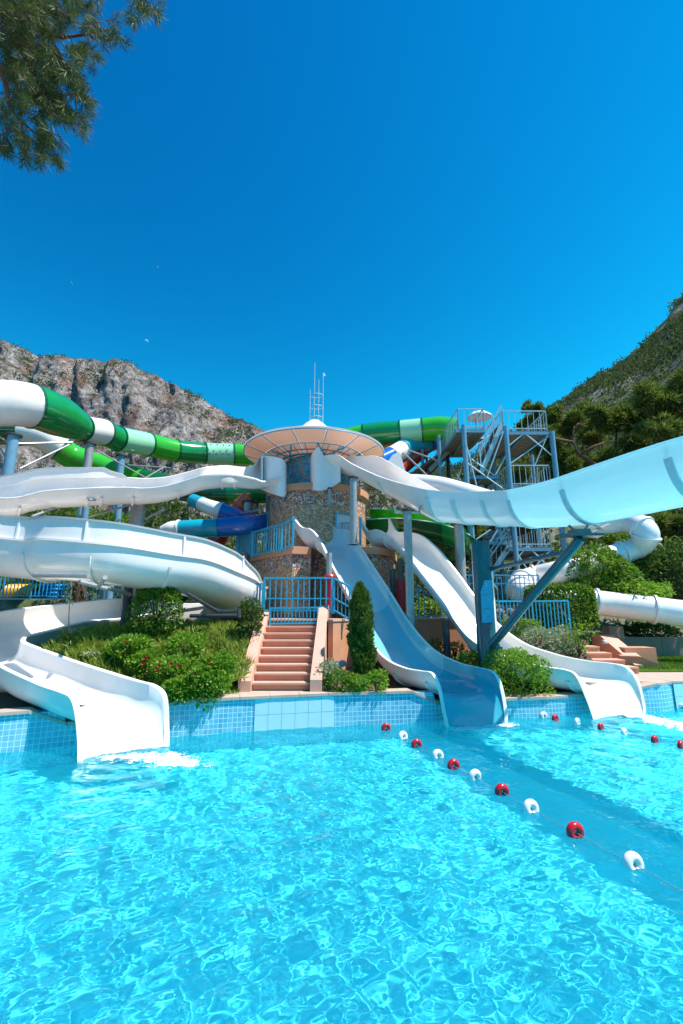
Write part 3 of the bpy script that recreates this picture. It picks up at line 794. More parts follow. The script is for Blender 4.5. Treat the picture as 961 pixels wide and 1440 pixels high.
def mountain(name, ridge, Yr, foot, m, nx, ny, cliff, amp, seed, back=120, pts_n=0, psize=2.4, dens=None, reach=1.3):
    rx = [a for a, _ in ridge]; ry = [b for _, b in ridge]
    us = np.linspace(rx[0], rx[-1], nx); A = np.zeros((ny, nx, 3))
    vv = np.concatenate([np.linspace(0, 1, ny - 18), 1 + np.linspace(.05, 1, 18)])
    for j, px in enumerate(us):
        top = P(px, np.interp(px, rx, ry), Yr(px) if callable(Yr) else Yr)
        f0 = P(px, 760, foot); f0.z = 5.5
        f0 = V((f0.x, foot, 5.5 + 2 * 0))
        for i_, v in enumerate(vv):
            if v <= 1:
                yy, zz = cliff(v)
                A[i_, j] = (lerp(f0.x, top.x, yy), lerp(f0.y, top.y, yy), lerp(f0.z, top.z, zz))
            else:
                A[i_, j] = (top.x * (1 + .12 * (v - 1)), top.y + back * (v - 1), top.z * (1 - .75 * (v - 1) ** 1.5))
    U, Vg = np.meshgrid(us, vv)
    n1 = fbm(U * .028, A[:, :, 2] * .020, 6, seed, .58) - .5
    n2 = np.abs(fbm(U * .05 + 9, A[:, :, 2] * .012, 5, seed + 4, .6) - .5)
    wgt = np.sin(np.clip(Vg, 0, 1) * pi * .5) ** .7
    A[:, :, 1] += (n1 * 2.2 - n2 * 1.6) * amp * wgt
    A[:, :, 2] += (fbm(U * .09, Vg * 9, 5, seed + 8, .6) - .5) * amp * .26 * wgt
    i = np.arange(nx * ny).reshape(ny, nx)
    F_ = np.stack([i[:-1, :-1], i[:-1, 1:], i[1:, 1:], i[1:, :-1]], -1).reshape(-1, 4)
    o = finish(raw(name, A.reshape(-1, 3), F_, m, None, 180), kind='structure')
    if pts_n:
        r = np.random.default_rng(seed); N = pts_n * 3
        a = r.random(N); c = r.random(N) * (1 + .03); ii = np.clip((c * (ny - 18)).astype(int), 0, ny - 19 + 1); jj = (a * (nx - 1)).astype(int)
        p = A[ii, jj] + r.normal(0, 1.0, (N, 3)) * (1.2, 1.2, .2)
        dn = fbm(p[:, 0] * .02 + 5, p[:, 2] * .03, 4, seed + 3)
        prob = dens(a, c, dn); p = p[r.random(N) < prob][:pts_n]
        K = 20; nP = len(p); s = psize * (.5 + r.random(nP) ** 2 * 1.3)
        off = r.normal(0, .42, (nP, K, 3)) * s[:, None, None]; off[:, :, 2] = np.abs(off[:, :, 2]) * .9
        C = (p[:, None, :] + off).reshape(-1, 3)
        nr = off.reshape(-1, 3); nr /= np.linalg.norm(nr, axis=1)[:, None] + 1e-6
        leafcloudname = name.replace('mountain', '') or name
        oo = leafcloud(name + '_scrub', C, np.repeat(s * .42, K), M['scrub'], None, .8, nr, .3)
        finish(oo, 'dark low scrub scattered over the ' + ('rocky left mountain' if 'cliff' in name else 'wooded right mountain'), 'scrub', None, 'stuff')
    return o
ridgeL = [(-1500, 560), (-900, 470), (-500, 440), (-200, 458), (0, 481), (30, 489), (60, 502), (95, 509), (130, 507), (160, 507), (195, 518), (228, 533), (262, 552), (300, 572), (330, 588), (360, 603), (378, 610), (395, 632), (430, 656), (500, 668), (600, 672), (700, 668)]
def cliffL(v):
    if v < .40: k = v / .40; return .70 * k, .26 * k ** 1.2
    k = (v - .40) / .60; return .70 + .30 * k, .26 + .74 * (k ** .92)
mountain('cliff_mountain', ridgeL, 300, 60, M['rock'], 420, 260, cliffL, 13, 21, 160, 11000, 1.9,
         lambda a, c, dn: np.where(c > .975, .5, np.where(c < .4, .75 * sstep(.40, .6, dn), 1.0 * sstep(.44, .64, dn) + .10)))
ridgeR = [(600, 668), (650, 655), (700, 620), (740, 596), (780, 574), (800, 560), (815, 545), (835, 532), (855, 519), (880, 507), (905, 488), (915, 474), (928, 458), (940, 446), (950, 428), (961, 417), (990, 385), (1040, 350), (1150, 300), (1400, 300), (1900, 430)]
mountain('wooded_mountain', ridgeR, 380, 75, M['forest'], 330, 200, lambda v: (v, v ** 1.12), 12, 33, 160, 22000, 2.8,
         lambda a, c, dn: .10 + .85 * sstep(.36, .5, dn))

# moon by day
md = P(206, 480, 9000)
m, nt, b = newmat('moonlit_rock'); nt.nodes.remove(b)
df = nd(nt, 'ShaderNodeBsdfDiffuse'); df.inputs[0].default_value = (.22, .21, .2, 1); tp = nd(nt, 'ShaderNodeBsdfTransparent'); ad = nd(nt, 'ShaderNodeAddShader')
tp2 = nd(nt, 'ShaderNodeBsdfTransparent'); gb = nt.nodes.new('ShaderNodeNewGeometry'); mb2 = nd(nt, 'ShaderNodeMixShader')
nt.links.new(df.outputs[0], ad.inputs[0]); nt.links.new(tp.outputs[0], ad.inputs[1]); nt.links.new(gb.outputs['Backfacing'], mb2.inputs[0]); nt.links.new(ad.outputs[0], mb2.inputs[1]); nt.links.new(tp2.outputs[0], mb2.inputs[2]); nt.links.new(mb2.outputs[0], nt.nodes['Material Output'].inputs[0])
q = MB(); q.lathe(md, [(max(.01, 42 * sin(pi * k / 16)), -42 * cos(pi * k / 16)) for k in range(17)], 24)
solo('moon', q, m, 'small pale daytime moon low in the blue sky above the cliff', 'moon', smooth=180)

# ================================================================== THE TOWER
TX, TY = -1.0, 18.6; TK = 1.094
def zk(z): return CZ + (z - CZ) * TK
tw = thing('slide_tower', 'round pebble and mosaic clad slide tower with a terracotta ring and wide terrace', 'tower', (TX, TY, 2.18))
def pebble(name, blue=False):
    m, nt, b = newmat(name)
    pos = position(nt)
    vo = nd(nt, 'ShaderNodeTexVoronoi'); vo.inputs['Scale'].default_value = 19; nt.links.new(pos, vo.inputs['Vector'])
    sepc = nd(nt, 'ShaderNodeSeparateColor'); nt.links.new(vo.outputs['Color'], sepc.inputs[0])
    if blue:
        base = ramp(nt, sepc.outputs[0], [(0, (.01, .20, .38)), (.5, (.02, .36, .58)), (.8, (.06, .48, .68)), (1, (.02, .26, .45))])
        mp = nd(nt, 'ShaderNodeMapping'); mp.inputs['Scale'].default_value = (1.6, 1.6, .9); nt.links.new(pos, mp.inputs[0])
        f = noise(nt, 1.5, 4, .7, mp.outputs[0], 1.5)
        col = mix(nt, ramp(nt, f, [(.54, (0, 0, 0)), (.56, (1, 1, 1)), (.60, (1, 1, 1)), (.62, (0, 0, 0))]), base, (.50, .28, .08))
        col = mix(nt, ramp(nt, f, [(.66, (0, 0, 0)), (.68, (1, 1, 1))]), col, (.42, .12, .05))
    else:
        peb = ramp(nt, sepc.outputs[0], [(0, (.30, .16, .085)), (.35, (.48, .27, .15)), (.6, (.62, .38, .22)), (.85, (.80, .58, .40)), (1, (.38, .20, .11))])
        cm = ramp(nt, sepc.outputs[1], [(0, (.55, .06, .03)), (.16, (.02, .10, .35)), (.34, (.70, .42, .05)), (.46, (.75, .72, .68)), (.62, (.03, .25, .42)), (.78, (.65, .25, .08)), (.9, (.05, .05, .05))], 'CONSTANT')
        sp = nd(nt, 'ShaderNodeSeparateXYZ'); nt.links.new(pos, sp.inputs[0])
        f = noise(nt, 2.2, 5, .7, pos)
        def band(top, wd):
            s = nd(nt, 'ShaderNodeMath', operation='SUBTRACT'); s.inputs[0].default_value = top; nt.links.new(sp.outputs[2], s.inputs[1])
            dv = nd(nt, 'ShaderNodeMath', operation='DIVIDE'); nt.links.new(s.outputs[0], dv.inputs[0]); dv.inputs[1].default_value = wd
            a = nd(nt, 'ShaderNodeMath', operation='SUBTRACT'); nt.links.new(f, a.inputs[0]); nt.links.new(dv.outputs[0], a.inputs[1])
            gt = nd(nt, 'ShaderNodeMath', operation='GREATER_THAN'); gt.inputs[1].default_value = .0; nt.links.new(a.outputs[0], gt.inputs[0])
            lt = nd(nt, 'ShaderNodeMath', operation='GREATER_THAN'); lt.inputs[1].default_value = -.02; nt.links.new(s.outputs[0], lt.inputs[0])
            mu = nd(nt, 'ShaderNodeMath', operation='MULTIPLY'); nt.links.new(gt.outputs[0], mu.inputs[0]); nt.links.new(lt.outputs[0], mu.inputs[1]); return mu.outputs[0]
        mx = nd(nt, 'ShaderNodeMath', operation='MAXIMUM'); nt.links.new(band(6.89, 1.2), mx.inputs[0]); nt.links.new(band(4.35, 1.05), mx.inputs[1])
        gt_ = nd(nt, 'ShaderNodeMath', operation='GREATER_THAN'); gt_.inputs[1].default_value = .45; nt.links.new(sepc.outputs[2], gt_.inputs[0])
        mm_ = nd(nt, 'ShaderNodeMath', operation='MULTIPLY'); nt.links.new(mx.outputs[0], mm_.inputs[0]); nt.links.new(gt_.outputs[0], mm_.inputs[1])
        col = mix(nt, mm_.outputs[0], peb, cm)
    e = nd(nt, 'ShaderNodeTexVoronoi'); e.feature = 'DISTANCE_TO_EDGE'; e.inputs['Scale'].default_value = 19; nt.links.new(pos, e.inputs['Vector'])
    col = mix(nt, ramp(nt, e.outputs[0], [(0, (1, 1, 1)), (.09, (0, 0, 0))]), col, (.20, .125, .08) if not blue else (.03, .1, .16))
    nt.links.new(col, b.inputs['Base Color']); b.inputs['Roughness'].default_value = .5 if not blue else .25
    bump(nt, b, e.outputs[0], .9 if not blue else .3, .03); return m
M['pebble'] = pebble('pebble_mosaic'); M['mosaic'] = pebble('blue_mosaic_column', True)
q = MB(); q.lathe((TX, TY, 0), [(2.02, 2.1), (2.02, zk(6.5))], 64); part('drum_wall', q, M['pebble'], tw, 60)
q = MB(); q.lathe((TX, TY, 0), [(1.6, zk(6.5)), (2.14, zk(6.5)), (2.14, zk(6.74)), (1.5, zk(6.74))], 64); part('platform_ring', q, M['pink'], tw, 30)
q = MB(); q.lathe((TX, TY, 0), [(0.01, zk(6.70)), (2.1, zk(6.70))], 48); part('platform_floor', q, M['pink_pale'], tw, 30)
q = MB(); q.lathe((TX, TY, 0), [(1.4, zk(6.7)), (1.4, zk(8.42) - .47)], 48); part('mosaic_column', q, M['mosaic'], tw, 60)
# terrace
tc = [P(352, 783, 18.3), P(356, 783, 17.6), P(411, 771, 15.35), P(437, 774, 15.6), P(442, 775, 16.6), P(505, 771, 17.0), P(509, 771, 15.6), P(532, 772, 15.55), P(552, 778, 16.3), P(560, 780, 18.4)]
tp_ = [(p.x, p.y) for p in tc]
q = MB(); q.prism([(x * .985 - .02, y + .12) for x, y in tp_], 2.1, 4.32); part('terrace_wall', q, M['pebble'], tw, 20)
q = MB(); q.prism(tp_, 4.322, 4.58); part('terrace_slab', q, M['pink'], tw, 20)
# pale window / door panel on the drum with teal frame
dn_ = []
def drum_pt(px, z, r): 
    rr = ray(px, 700); # intersect the column of radius r in plan
    dx, dy = rr.x, rr.y; a = dx * dx + dy * dy; b_ = -2 * (dx * TX + dy * TY); c_ = TX * TX + TY * TY - r * r
    D = b_ * b_ - 4 * a * c_
    t_ = (-b_ - math.sqrt(max(D, 0))) / (2 * a); return V((dx * t_, dy * t_, z))
a = drum_pt(473, 0, 2.07); b2 = drum_pt(497, 0, 2.07)
dr = thing('doorway', 'pale door panel in a teal frame on the sunny side of the tower drum', 'door', (a.x, a.y, 4.58))
fr = MB()
for p, q_ in (((a.x, a.y, 4.6), (a.x, a.y, 6.0)), ((b2.x, b2.y, 4.6), (b2.x, b2.y, 6.0)), ((a.x, a.y, 6.0), (b2.x, b2.y, 6.0))): fr.bar(p, q_, .06)
part('frame', fr, M['rail_blue'], dr)
q = MB(); d = (b2 - a).normalized(); nn = V((d.y, -d.x, 0)) * .0
q.prism([(a.x, a.y), (b2.x, b2.y), (b2.x - d.y * .03, b2.y + d.x * .03), (a.x - d.y * .03, a.y + d.x * .03)], 4.62, 5.97); part('panel', q, M['window'], dr)

# canopy
TX_ = TX; TX = -1.17
cn = thing('canopy_roof', 'shallow conical canopy with pink lining, teal ribs and white cap above the tower', 'roof', (TX, TY, 8.4))
RZ = zk(8.42); RR = 2.97
q = MB(); q.lathe((TX, TY, 0), [(RR, RZ), (RR + .03, RZ + .06), (2.1, RZ + .46), (1.04, RZ + .88), (.68, RZ + 1.12), (.40, RZ + 1.40), (.22, RZ + 1.54), (.01, RZ + 1.56)], 72); part('roof_shell', q, M['roof_white'], cn, 60)
NS = 14
rad = [(RR - .03, RZ - .002), (1.93, RZ + .33), (1.05, RZ + .30)]
for k in range(NS):          # outer and inner ring of lining panels
    for (r0, z0), (r1, z1) in (((RR - .02, RZ), (2.14, RZ - .22)), ((2.10, RZ - .23), (1.08, RZ - .57))):
        q = MB(); q.lathe((TX, TY, 0), [(r0, z0), (r1, z1), (r1, z1 + .03), (r0, z0 + .03)], 5, 2 * pi * k / NS + .008, 2 * pi * (k + 1) / NS - .008); part('lining_panel', q, M['roof_pink'], cn, 40)
for r, z in ((RR, RZ - .02), (2.12, RZ - .26), (1.5, RZ - .46)):
    q = MB(); q.tube([(TX + r * cos(a_), TY + r * sin(a_), z) for a_ in np.linspace(0, 2 * pi, 73)], .022, 6, False); part('ring_beam', q, M['rail_blue'], cn)
for k in range(NS):
    a_ = 2 * pi * k / NS; q = MB(); q.tube([(TX + r * cos(a_), TY + r * sin(a_), z) for r, z in ((RR, RZ - .03), (2.12, RZ - .27), (1.1, RZ - .60))], .02, 6); part('rib', q, M['rail_blue'], cn)
for k in range(12):          # curved decorative steelwork hung below the lining
    a_ = 2 * pi * k / 12 + .13; sgn = 1 if k % 2 else -1; pts = []
    for t_ in np.linspace(0, 1, 12):
        r = 2.08 - 1.0 * t_; aa = a_ + sgn * .55 * t_ ** 1.4; pts.append((TX + r * cos(aa), TY + r * sin(aa), RZ - .27 - .35 * t_ - .04 * sin(pi * t_)))
    q = MB(); q.tube(pts, .036, 6); part('curved_strut', q, M['rail_blue'], cn)
for k in range(28):
    a_ = 2 * pi * (k + .5) / 28; q = MB(); q.tube([(TX + r * cos(a_), TY + r * sin(a_), z) for r, z in ((2.12, RZ - .29), (1.15, RZ - .62))], .018, 6); part('inner_rib', q, M['rail_blue'], cn)
for r, z in ((1.8, RZ - .40), (1.5, RZ - .50), (1.25, RZ - .58)):
    q = MB(); q.tube([(TX + r * cos(a_), TY + r * sin(a_), z) for a_ in np.linspace(0, 2 * pi, 49)], .02, 6, False); part('lattice_ring', q, M['teal'], cn)
for k in range(6):
    a_ = 2 * pi * k / 6 + .3; x, y = TX + 1.05 * cos(a_), TY + 1.05 * sin(a_)
    q = MB(); q.rod((x, y, zk(6.75)), (x, y, RZ - .50), .03, 8); part('roof_post', q, M['rail_blue'], cn)
sp = thing('spire', 'pale blue cluster of four thin poles with hoops and a small pennant above the canopy', 'spire', (TX, TY, zk(9.7)))
tops = [(-.27, 0, 548), (-.07, -.2, 514), (.10, .12, 532), (.30, -.02, 524)]
for dx, dy, py in tops:
    q = MB(); top = P(441, py, TY).z; q.rod((TX + .05 + dx, TY + dy, zk(9.7)), (TX + .05 + dx, TY + dy, top), .022, 8, .014); part('pole', q, M['rail_pale'], sp)
for z in (zk(9.98), zk(10.45), zk(10.95)):
    q = MB(); q.tube([(TX + .06 + .29 * cos(a_), TY + .22 * sin(a_), z) for a_ in np.linspace(0, 2 * pi, 25)], .014, 6, False); part('hoop', q, M['rail_pale'], sp)
zt = P(441, 524, TY).z; q = MB(); q.prism([(TX + .36, TY - .03), (TX + .46, TY - .03), (TX + .46, TY - .01), (TX + .36, TY - .01)], [zt - .2, zt - .16, zt - .16, zt - .2], [zt, zt - .13, zt - .13, zt]); part('pennant', q, M['white_rim'], sp)

TX = TX_
# ================================================================== WHITE AND BLUE FLUMES
def PT(px, py, Y): return tuple(P(px, py, Y))
def pair(L, Rr, d): return (PT(*L), PT(*Rr), d)

def ribbon(root, rows, th, m, name='entry_wall'):
    top = [P(x, a, Y) for x, a, b, Y in rows]; bot = [P(x, b, Y) for x, a, b, Y in rows]; n = len(rows); vs = []; fs = []
    for i in range(n):
        t_ = top[min(i + 1, n - 1)] - top[max(i - 1, 0)]; t_.z = 0; t_.normalize(); s_ = V((-t_.y, t_.x, 0)) * th; vs += [bot[i], top[i], top[i] + s_, bot[i] + s_]
    for i in range(n - 1):
        for k in range(4): a = i * 4 + k; b = i * 4 + (k + 1) % 4; fs.append((a, a + 4, b + 4, b))
    e = (n - 1) * 4; fs += [(0, 1, 2, 3), (e, e + 3, e + 2, e + 1)]; return raw(name, vs, fs, m, root, 50)
# --- blue racing slide (middle)
s_blue = thing('water_slide', 'steep slide with a blue bed dropping into the pool beside the conifer', 'water slide', G(670, 1015, 0))
Lb = [(414, 726, 16.5), (426, 741, 16.1), (440, 745, 15.8), (453, 761, 15.3), (470, 796, 14.6), (493, 837, 13.8), (511, 873, 13.1), (526, 905, 12.5), (547, 927, 11.95), (572, 939, 11.5), (595, 943.5, 11.1), (611, 947, 10.85), (620, 965, 10.72), (627, 1000, 10.62), (633, 1026, 10.5)]
Rb = [(461, 727, 17.0), (472, 744, 16.6), (486, 745, 16.3), (501, 762, 15.8), (523, 796, 15.1), (546, 831, 14.4), (567, 865, 13.7), (589, 895, 13.0), (614, 918, 12.45), (644, 932, 11.95), (668, 938, 11.5), (690, 944, 11.2), (701, 960, 11.0), (708, 992, 10.85), (710, 1021, 10.72)]
Db = [.80, .76, .78, .70, .6, .6, .6, .58, .56, .52, .50, .48, .38, .18, .04]
flume(s_blue, [pair(a, b, c) for a, b, c in zip(Lb, Rb, Db)], 6, [2.4, 5, 8.4, 10.3], M['white'], lip=.045, exp=.5, inner_mat=[M['blue_sky_sheen'], M['blue_sky_sheen'], M['blue_half_sheen'], M['blue_run'], M['blue_run']], nprof=18)  # upper beds carry the painted sky reflection
# --- white slide (right)
s_wh = thing('water_slide', 'straight white slide dropping behind the blue sign post to the pool at right', 'water slide', G(870, 1010, 0))
Lw = [(508, 727, 16.7), (519, 746, 16.4), (533, 745, 16.1), (552, 756, 15.7), (570, 776, 15.2), (593, 806, 14.6), (624, 846, 13.9), (657, 891, 13.1), (690, 914, 12.6), (728, 928, 12.2), (765, 937, 11.85), (799, 942, 11.6), (814, 951, 11.45), (827, 979, 11.35), (836, 1003, 11.25), (840, 1016, 11.15)]
Rw = [(546, 729, 17.3), (557, 747, 17.0), (571, 748, 16.7), (591, 753, 16.2), (613, 771, 15.7), (637, 799, 15.1), (667, 839, 14.5), (698, 876, 13.9), (735, 904, 13.3), (780, 920, 12.8), (822, 929, 12.4), (858, 933, 12.1), (880, 939, 11.95), (896, 960, 11.85), (904, 992, 11.72), (904, 1009, 11.6)]
Dw = [.75, .62, .6, .6, .6, .6, .6, .6, .58, .57, .56, .56, .54, .42, .18, .03]
flume(s_wh, [pair(a, b, c) for a, b, c in zip(Lw, Rw, Dw)], 6, [2.4, 4.4, 7, 9, 11], M['white'], lip=.05, exp=.5, nprof=18)
# --- helix, three turns of it
s_hx = thing('helix_slide', 'large white helical slide winding down from the tower round the left planting bed', 'water slide', (-5, 11, .7))
upF = [(402, 646, 17.8), (385, 640, 17.5), (368, 641, 17.1), (357, 655, 16.7), (342, 657, 16.2), (319, 655, 15.5), (291, 657, 14.6), (264, 664, 14.0), (234, 671, 13.4), (205, 673, 12.9), (179, 672, 12.45), (125, 673, 11.7), (62, 674, 11.2), (10, 684, 10.9)]
upN = [(400, 672, 16.5), (385, 672, 16.3), (371, 676, 15.9), (357, 672, 15.4), (332, 667, 14.6), (312, 666, 13.8), (285, 668, 13.3), (262, 675, 12.8), (232, 683, 12.2), (203, 686, 11.7), (179, 685, 11.3), (125, 686, 10.55), (62, 690, 10.0), (8, 700, 9.6)]
stn = []
for a, b in zip(upF, upN): stn.append([V(PT(*b)), V(PT(*a)), .55])     # L = near (inner), R = far (outer)
# off-frame left hand turn
cL = stn[-1][0]; 
turn = []
ax, ay = -9.3, 9.25
for k, an in enumerate((112, 140, 170, 200, 228, 250)):
    a_ = R(an); z = 4.95 - .19 * k
    turn.append([V((ax + .55 * cos(a_) + .3, ay + .42 * sin(a_), z)), V((ax + 1.85 * cos(a_), ay + 1.72 * sin(a_) - .05, z + .15)), .6])
midO = [(0, 756, 8.35), (60, 757.5, 8.25), (120, 762, 8.3), (175, 768, 8.5), (240, 779, 9.0), (290, 787, 9.55), (331, 803, 10.3), (357, 815, 10.95), (368, 825, 11.55)]
mo = [V(PT(*p)) for p in midO]
c2 = V((-4.35, 11.35, 0))
def inner_of(ps, wdt, dz):
    out = []
    for i, p in enumerate(ps):
        t_ = (ps[min(i + 1, len(ps) - 1)] - ps[max(i - 1, 0)]); t_.z = 0; t_.normalize(); out.append(p + V((-t_.y, t_.x, 0)) * wdt + V((0, 0, dz)))
    return out
backO = [V((-2.05, 12.3, 3.02)), V((-2.5, 13.1, 2.86)), V((-3.4, 13.55, 2.72)), V((-4.4, 13.35, 2.62))]
lowO = [V(PT(175, 843, 12.75)), V(PT(110, 848, 12.35)), V(PT(45, 855, 11.8)), V(PT(-15, 866, 11.15)), V((-8.25, 10.55, 1.98)), V((-8.35, 9.75, 1.78)), V((-7.7, 9.18, 1.62)), V(PT(-12, 928, 9.02)), V(PT(17, 942, 8.93)), V(PT(62, 962, 8.76)), V(PT(93, 973, 8.62)), V(PT(107, 981, 8.54)), V(PT(114, 1003, 8.46)), V(PT(118, 1043, 8.38)), V(PT(118, 1075, 8.25))]
lowI = [V(PT(178, 868, 11.55)), V(PT(120, 873, 11.2)), V(PT(72, 885, 10.85)), V(PT(42, 892, 10.6)), V(PT(32, 896, 10.45)), V(PT(29, 901, 10.3)), V(PT(33, 905, 10.2)), V(PT(52, 912, 10.05)), V(PT(98, 929, 9.8)), V(PT(150, 946, 9.5)), V(PT(190, 958, 9.3)), V(PT(214, 965, 9.17)), V(PT(228, 981, 9.12)), V(PT(231, 1022, 9.1)), V(PT(231, 1054, 9.0))]
outer_all = [t[1] for t in turn] + mo + backO
inner_mid = inner_of(mo + backO, 1.28, -.12)
for k, a in enumerate(turn): stn.append(a)
for p, q_ in zip(mo + backO, inner_mid): stn.append([q_, p, .62])
dl = [.62, .62, .62, .62, .62, .62, .62, .62, .61, .60, .59, .57, .46, .22, .04]
n_low0 = len(stn)
for p, q_, d in zip(lowO, lowI, dl): stn.append([q_, p, d])
hx_seams = [2, 4.2, 5.0, 7.4, 9.6, 10.6, 11.05, 12.6, 14, 16, 18, 20.3, 22.1, 24.0, 27, 30, 33, 35, 37.5, 40]
NST = len(stn)
def farther(i):
    return float(np.interp(i, [0, 6, 13, 14, 30, 31, 32, 33, 34, 35, 36, 37, 99], [1, 1, 1.2, 1.24, 1.24, 1.22, 1.19, 1.13, 1.09, 1.05, 1.02, 1, 1]))
EYE = V((0, 0, CZ))
stn = [[EYE + (a - EYE) * farther(i), EYE + (b - EYE) * farther(i), d * farther(i)] for i, (a, b, d) in enumerate(stn)]
A_hx = flume(s_hx, [(tuple(a), tuple(b), d) for a, b, d in stn], 6, [s for s in hx_seams if s < NST - 4.5], M['white'], exp=.55, nprof=16, flange=.05)

# raised wall strips on the outer rim
def wall_ext(root, pts, h, lean, name='wall_extension', m=M['white'], inward=1):
    """pts: rim points; h list of heights; panel with grey top flange"""
    n = len(pts); vs = []; fs = []; tv = []
    for i, p in enumerate(pts):
        t_ = (pts[min(i + 1, n - 1)] - pts[max(i - 1, 0)]); t_.z = 0; t_.normalize(); s_ = V((-t_.y, t_.x, 0)) * inward
        top = p + V((0, 0, h[i])) + s_ * lean * h[i]
        vs += [p - s_ * .02 + V((0, 0, .01)), top - s_ * .02, top + s_ * .02, p + s_ * .02 + V((0, 0, .01))]
        tv += [top - s_ * .075 + V((0, 0, -.035)), top - s_ * .075 + V((0, 0, .015)), top + s_ * .05 + V((0, 0, .015)), top + s_ * .05 + V((0, 0, -.035))]
    for i in range(n - 1):
        for k in range(4):
            a = i * 4 + k; b = i * 4 + (k + 1) % 4; fs.append((a, a + 4, b + 4, b))
    e = (n - 1) * 4; caps = [(0, 1, 2, 3), (e, e + 3, e + 2, e + 1)]
    raw(name, vs, fs + caps, m, root, 40); raw('top_flange', tv, fs + caps, M['grey_edge'], root, 40)
    return vs
# front (middle) turn
mtop = [(-14, 729), (0, 729), (60, 729), (120, 732), (175, 738), (240, 748.5), (290, 758), (331, 773), (352, 786), (364, 803), (368, 820)]
sub = 6
def rimR(s): r = A_hx[min(len(A_hx) - 1, int(round(s * sub)))]; return V(r[3:6])
i_m0 = 14 + 6
ext_s = [i_m0 - 3 + .25 * k for k in range(0, 46)]
pts = [rimR(s) for s in ext_s]
hh = [.52] * len(pts)
for k in range(len(hh)): 
    r_ = (len(hh) - 1 - k) / 9.
    if r_ < 1: hh[k] = .02 + .50 * r_
wall_ext(s_hx, pts, hh, .10)
for s in (i_m0 + .1, i_m0 + 2.05, i_m0 + 4.3, i_m0 + 6.4):
    p = rimR(s); p2 = rimR(s + .17); t_ = (p2 - p); t_.z = 0; t_.normalize(); s_ = V((-t_.y, t_.x, 0))
    q = MB(); q.bar(p - s_ * .03, p + V((0, 0, .52)) + s_ * .015, .05, .06); part('joint_rib', q, M['white_rim'], s_hx)
# upper turn, far wall
uext = [rimR(s) for s in np.linspace(10.0, 19.4, 40)]
hh = [.33 * min(1, k / 3.) + .0 for k in range(40)]
wall_ext(s_hx, uext, hh, .06)
# entry box at the tower
def plate(root, pts, th, m, name='entry_wall'):
    pts = [V(p) for p in pts]; nn = (pts[1] - pts[0]).cross(pts[2] - pts[0]).normalized() * th
    n = len(pts); q = MB(); q.add([p for p in pts] + [p + nn for p in pts], [tuple(range(n))[::-1], tuple(range(n, 2 * n))] + [(k, (k + 1) % n, (k + 1) % n + n, k + n) for k in range(n)])
    return part(name, q, m, root, 20)
ribbon(s_hx, [(367, 646, 686, 17.3), (368.5, 641, 689, 16.9), (372, 640.5, 690.5, 16.7), (380, 641.5, 693.5, 16.55), (390, 643, 696.5, 16.45), (397, 645, 698.5, 16.42), (401, 648.5, 698, 16.5), (403, 654, 694, 16.75)], .05, M['white'])
plate(s_hx, [PT(368, 641, 16.5), PT(368, 688, 16.5), PT(361, 686, 17.9), PT(363, 648, 17.9)], .05, M['white'])

# --- big white flume sweeping right and forward; aqua sections paint in pool light
s_aq = thing('flume_slide', 'wide white flume tinted aqua for pool light, sweeping from the tower top across the right edge of the photo', 'water slide', (3, 12, .7))
Rq = [(455, 641, 16.4), (476, 640, 16.1), (498, 653, 15.7), (538, 671, 14.9), (584, 685, 13.8), (609, 690, 13.4), (650, 692, 12.7), (690, 691, 11.8), (720, 688.5, 11.0), (770, 677, 9.75), (830, 657, 8.6), (895, 635, 7.65), (960, 615, 6.9), (1060, 590, 6.0)]
Rp = [V(PT(*p)) for p in Rq]
Lp_ = []
for i, p in enumerate(Rp):
    t_ = Rp[min(i + 1, len(Rp) - 1)] - Rp[max(i - 1, 0)]; t_.z = 0; t_.normalize(); Lp_.append(p + V((-t_.y, t_.x, 0)) * 1.3 + V((0, 0, .10)))
Lp_[0] = V(PT(487, 632, 17.6)); Lp_[1] = V(PT(500, 641, 17.4)); Lp_[2] = V(PT(530, 642, 17.0)); Lp_[3] = V(PT(562, 659, 16.1))
da = [.7, .75, .8, .85, .9, .9, .9, .92, .95, .98, 1.0, 1.0, 1.0, 1.0]
ex = [(V((7.4, 4.3, 4.3)), V((6.1, 4.2, 4.2))), (V((8.0, 3.2, 3.6)), V((6.9, 2.6, 3.5))), (V((9.5, 2.6, 2.6)), V((9.2, 1.5, 2.5))), (V((11.5, 3.2, 1.7)), V((12.0, 2.1, 1.6))), (V((13.2, 4.4, 1.05)), V((14.1, 3.6, 1.0)))]
stq = [(tuple(l), tuple(r), d) for l, r, d in zip(Lp_, Rp, da)] + [(tuple(l), tuple(r), .8) for l, r in ex]
A_aq = flume(s_aq, stq, 6, [2.9, 4.6, 5.7, 6.7, 7.9, 9.3, 11.6, 13.5, 15.5], [M['white'], M['white'], M['half_pool_tint'], M['half_pool_tint'], M['half_pool_tint'], M['aqua'], M['aqua'], M['aqua'], M['aqua'], M['aqua']], exp=.72, lip=.035, nprof=20, seam_mat=M['seam_glow_tint'], flange=.03, seam_w=.065)
ribbon(s_aq, [(436.5, 645, 684, 17.0), (438, 640, 687, 16.6), (441, 634.5, 689, 16.4), (445, 630, 690, 16.3), (449, 628.5, 690, 16.27), (452, 634, 690, 16.28), (456, 641, 689, 16.32), (463, 643, 687, 16.4), (470, 643, 683, 16.4), (478, 643, 677, 16.2)], .05, M['white'])

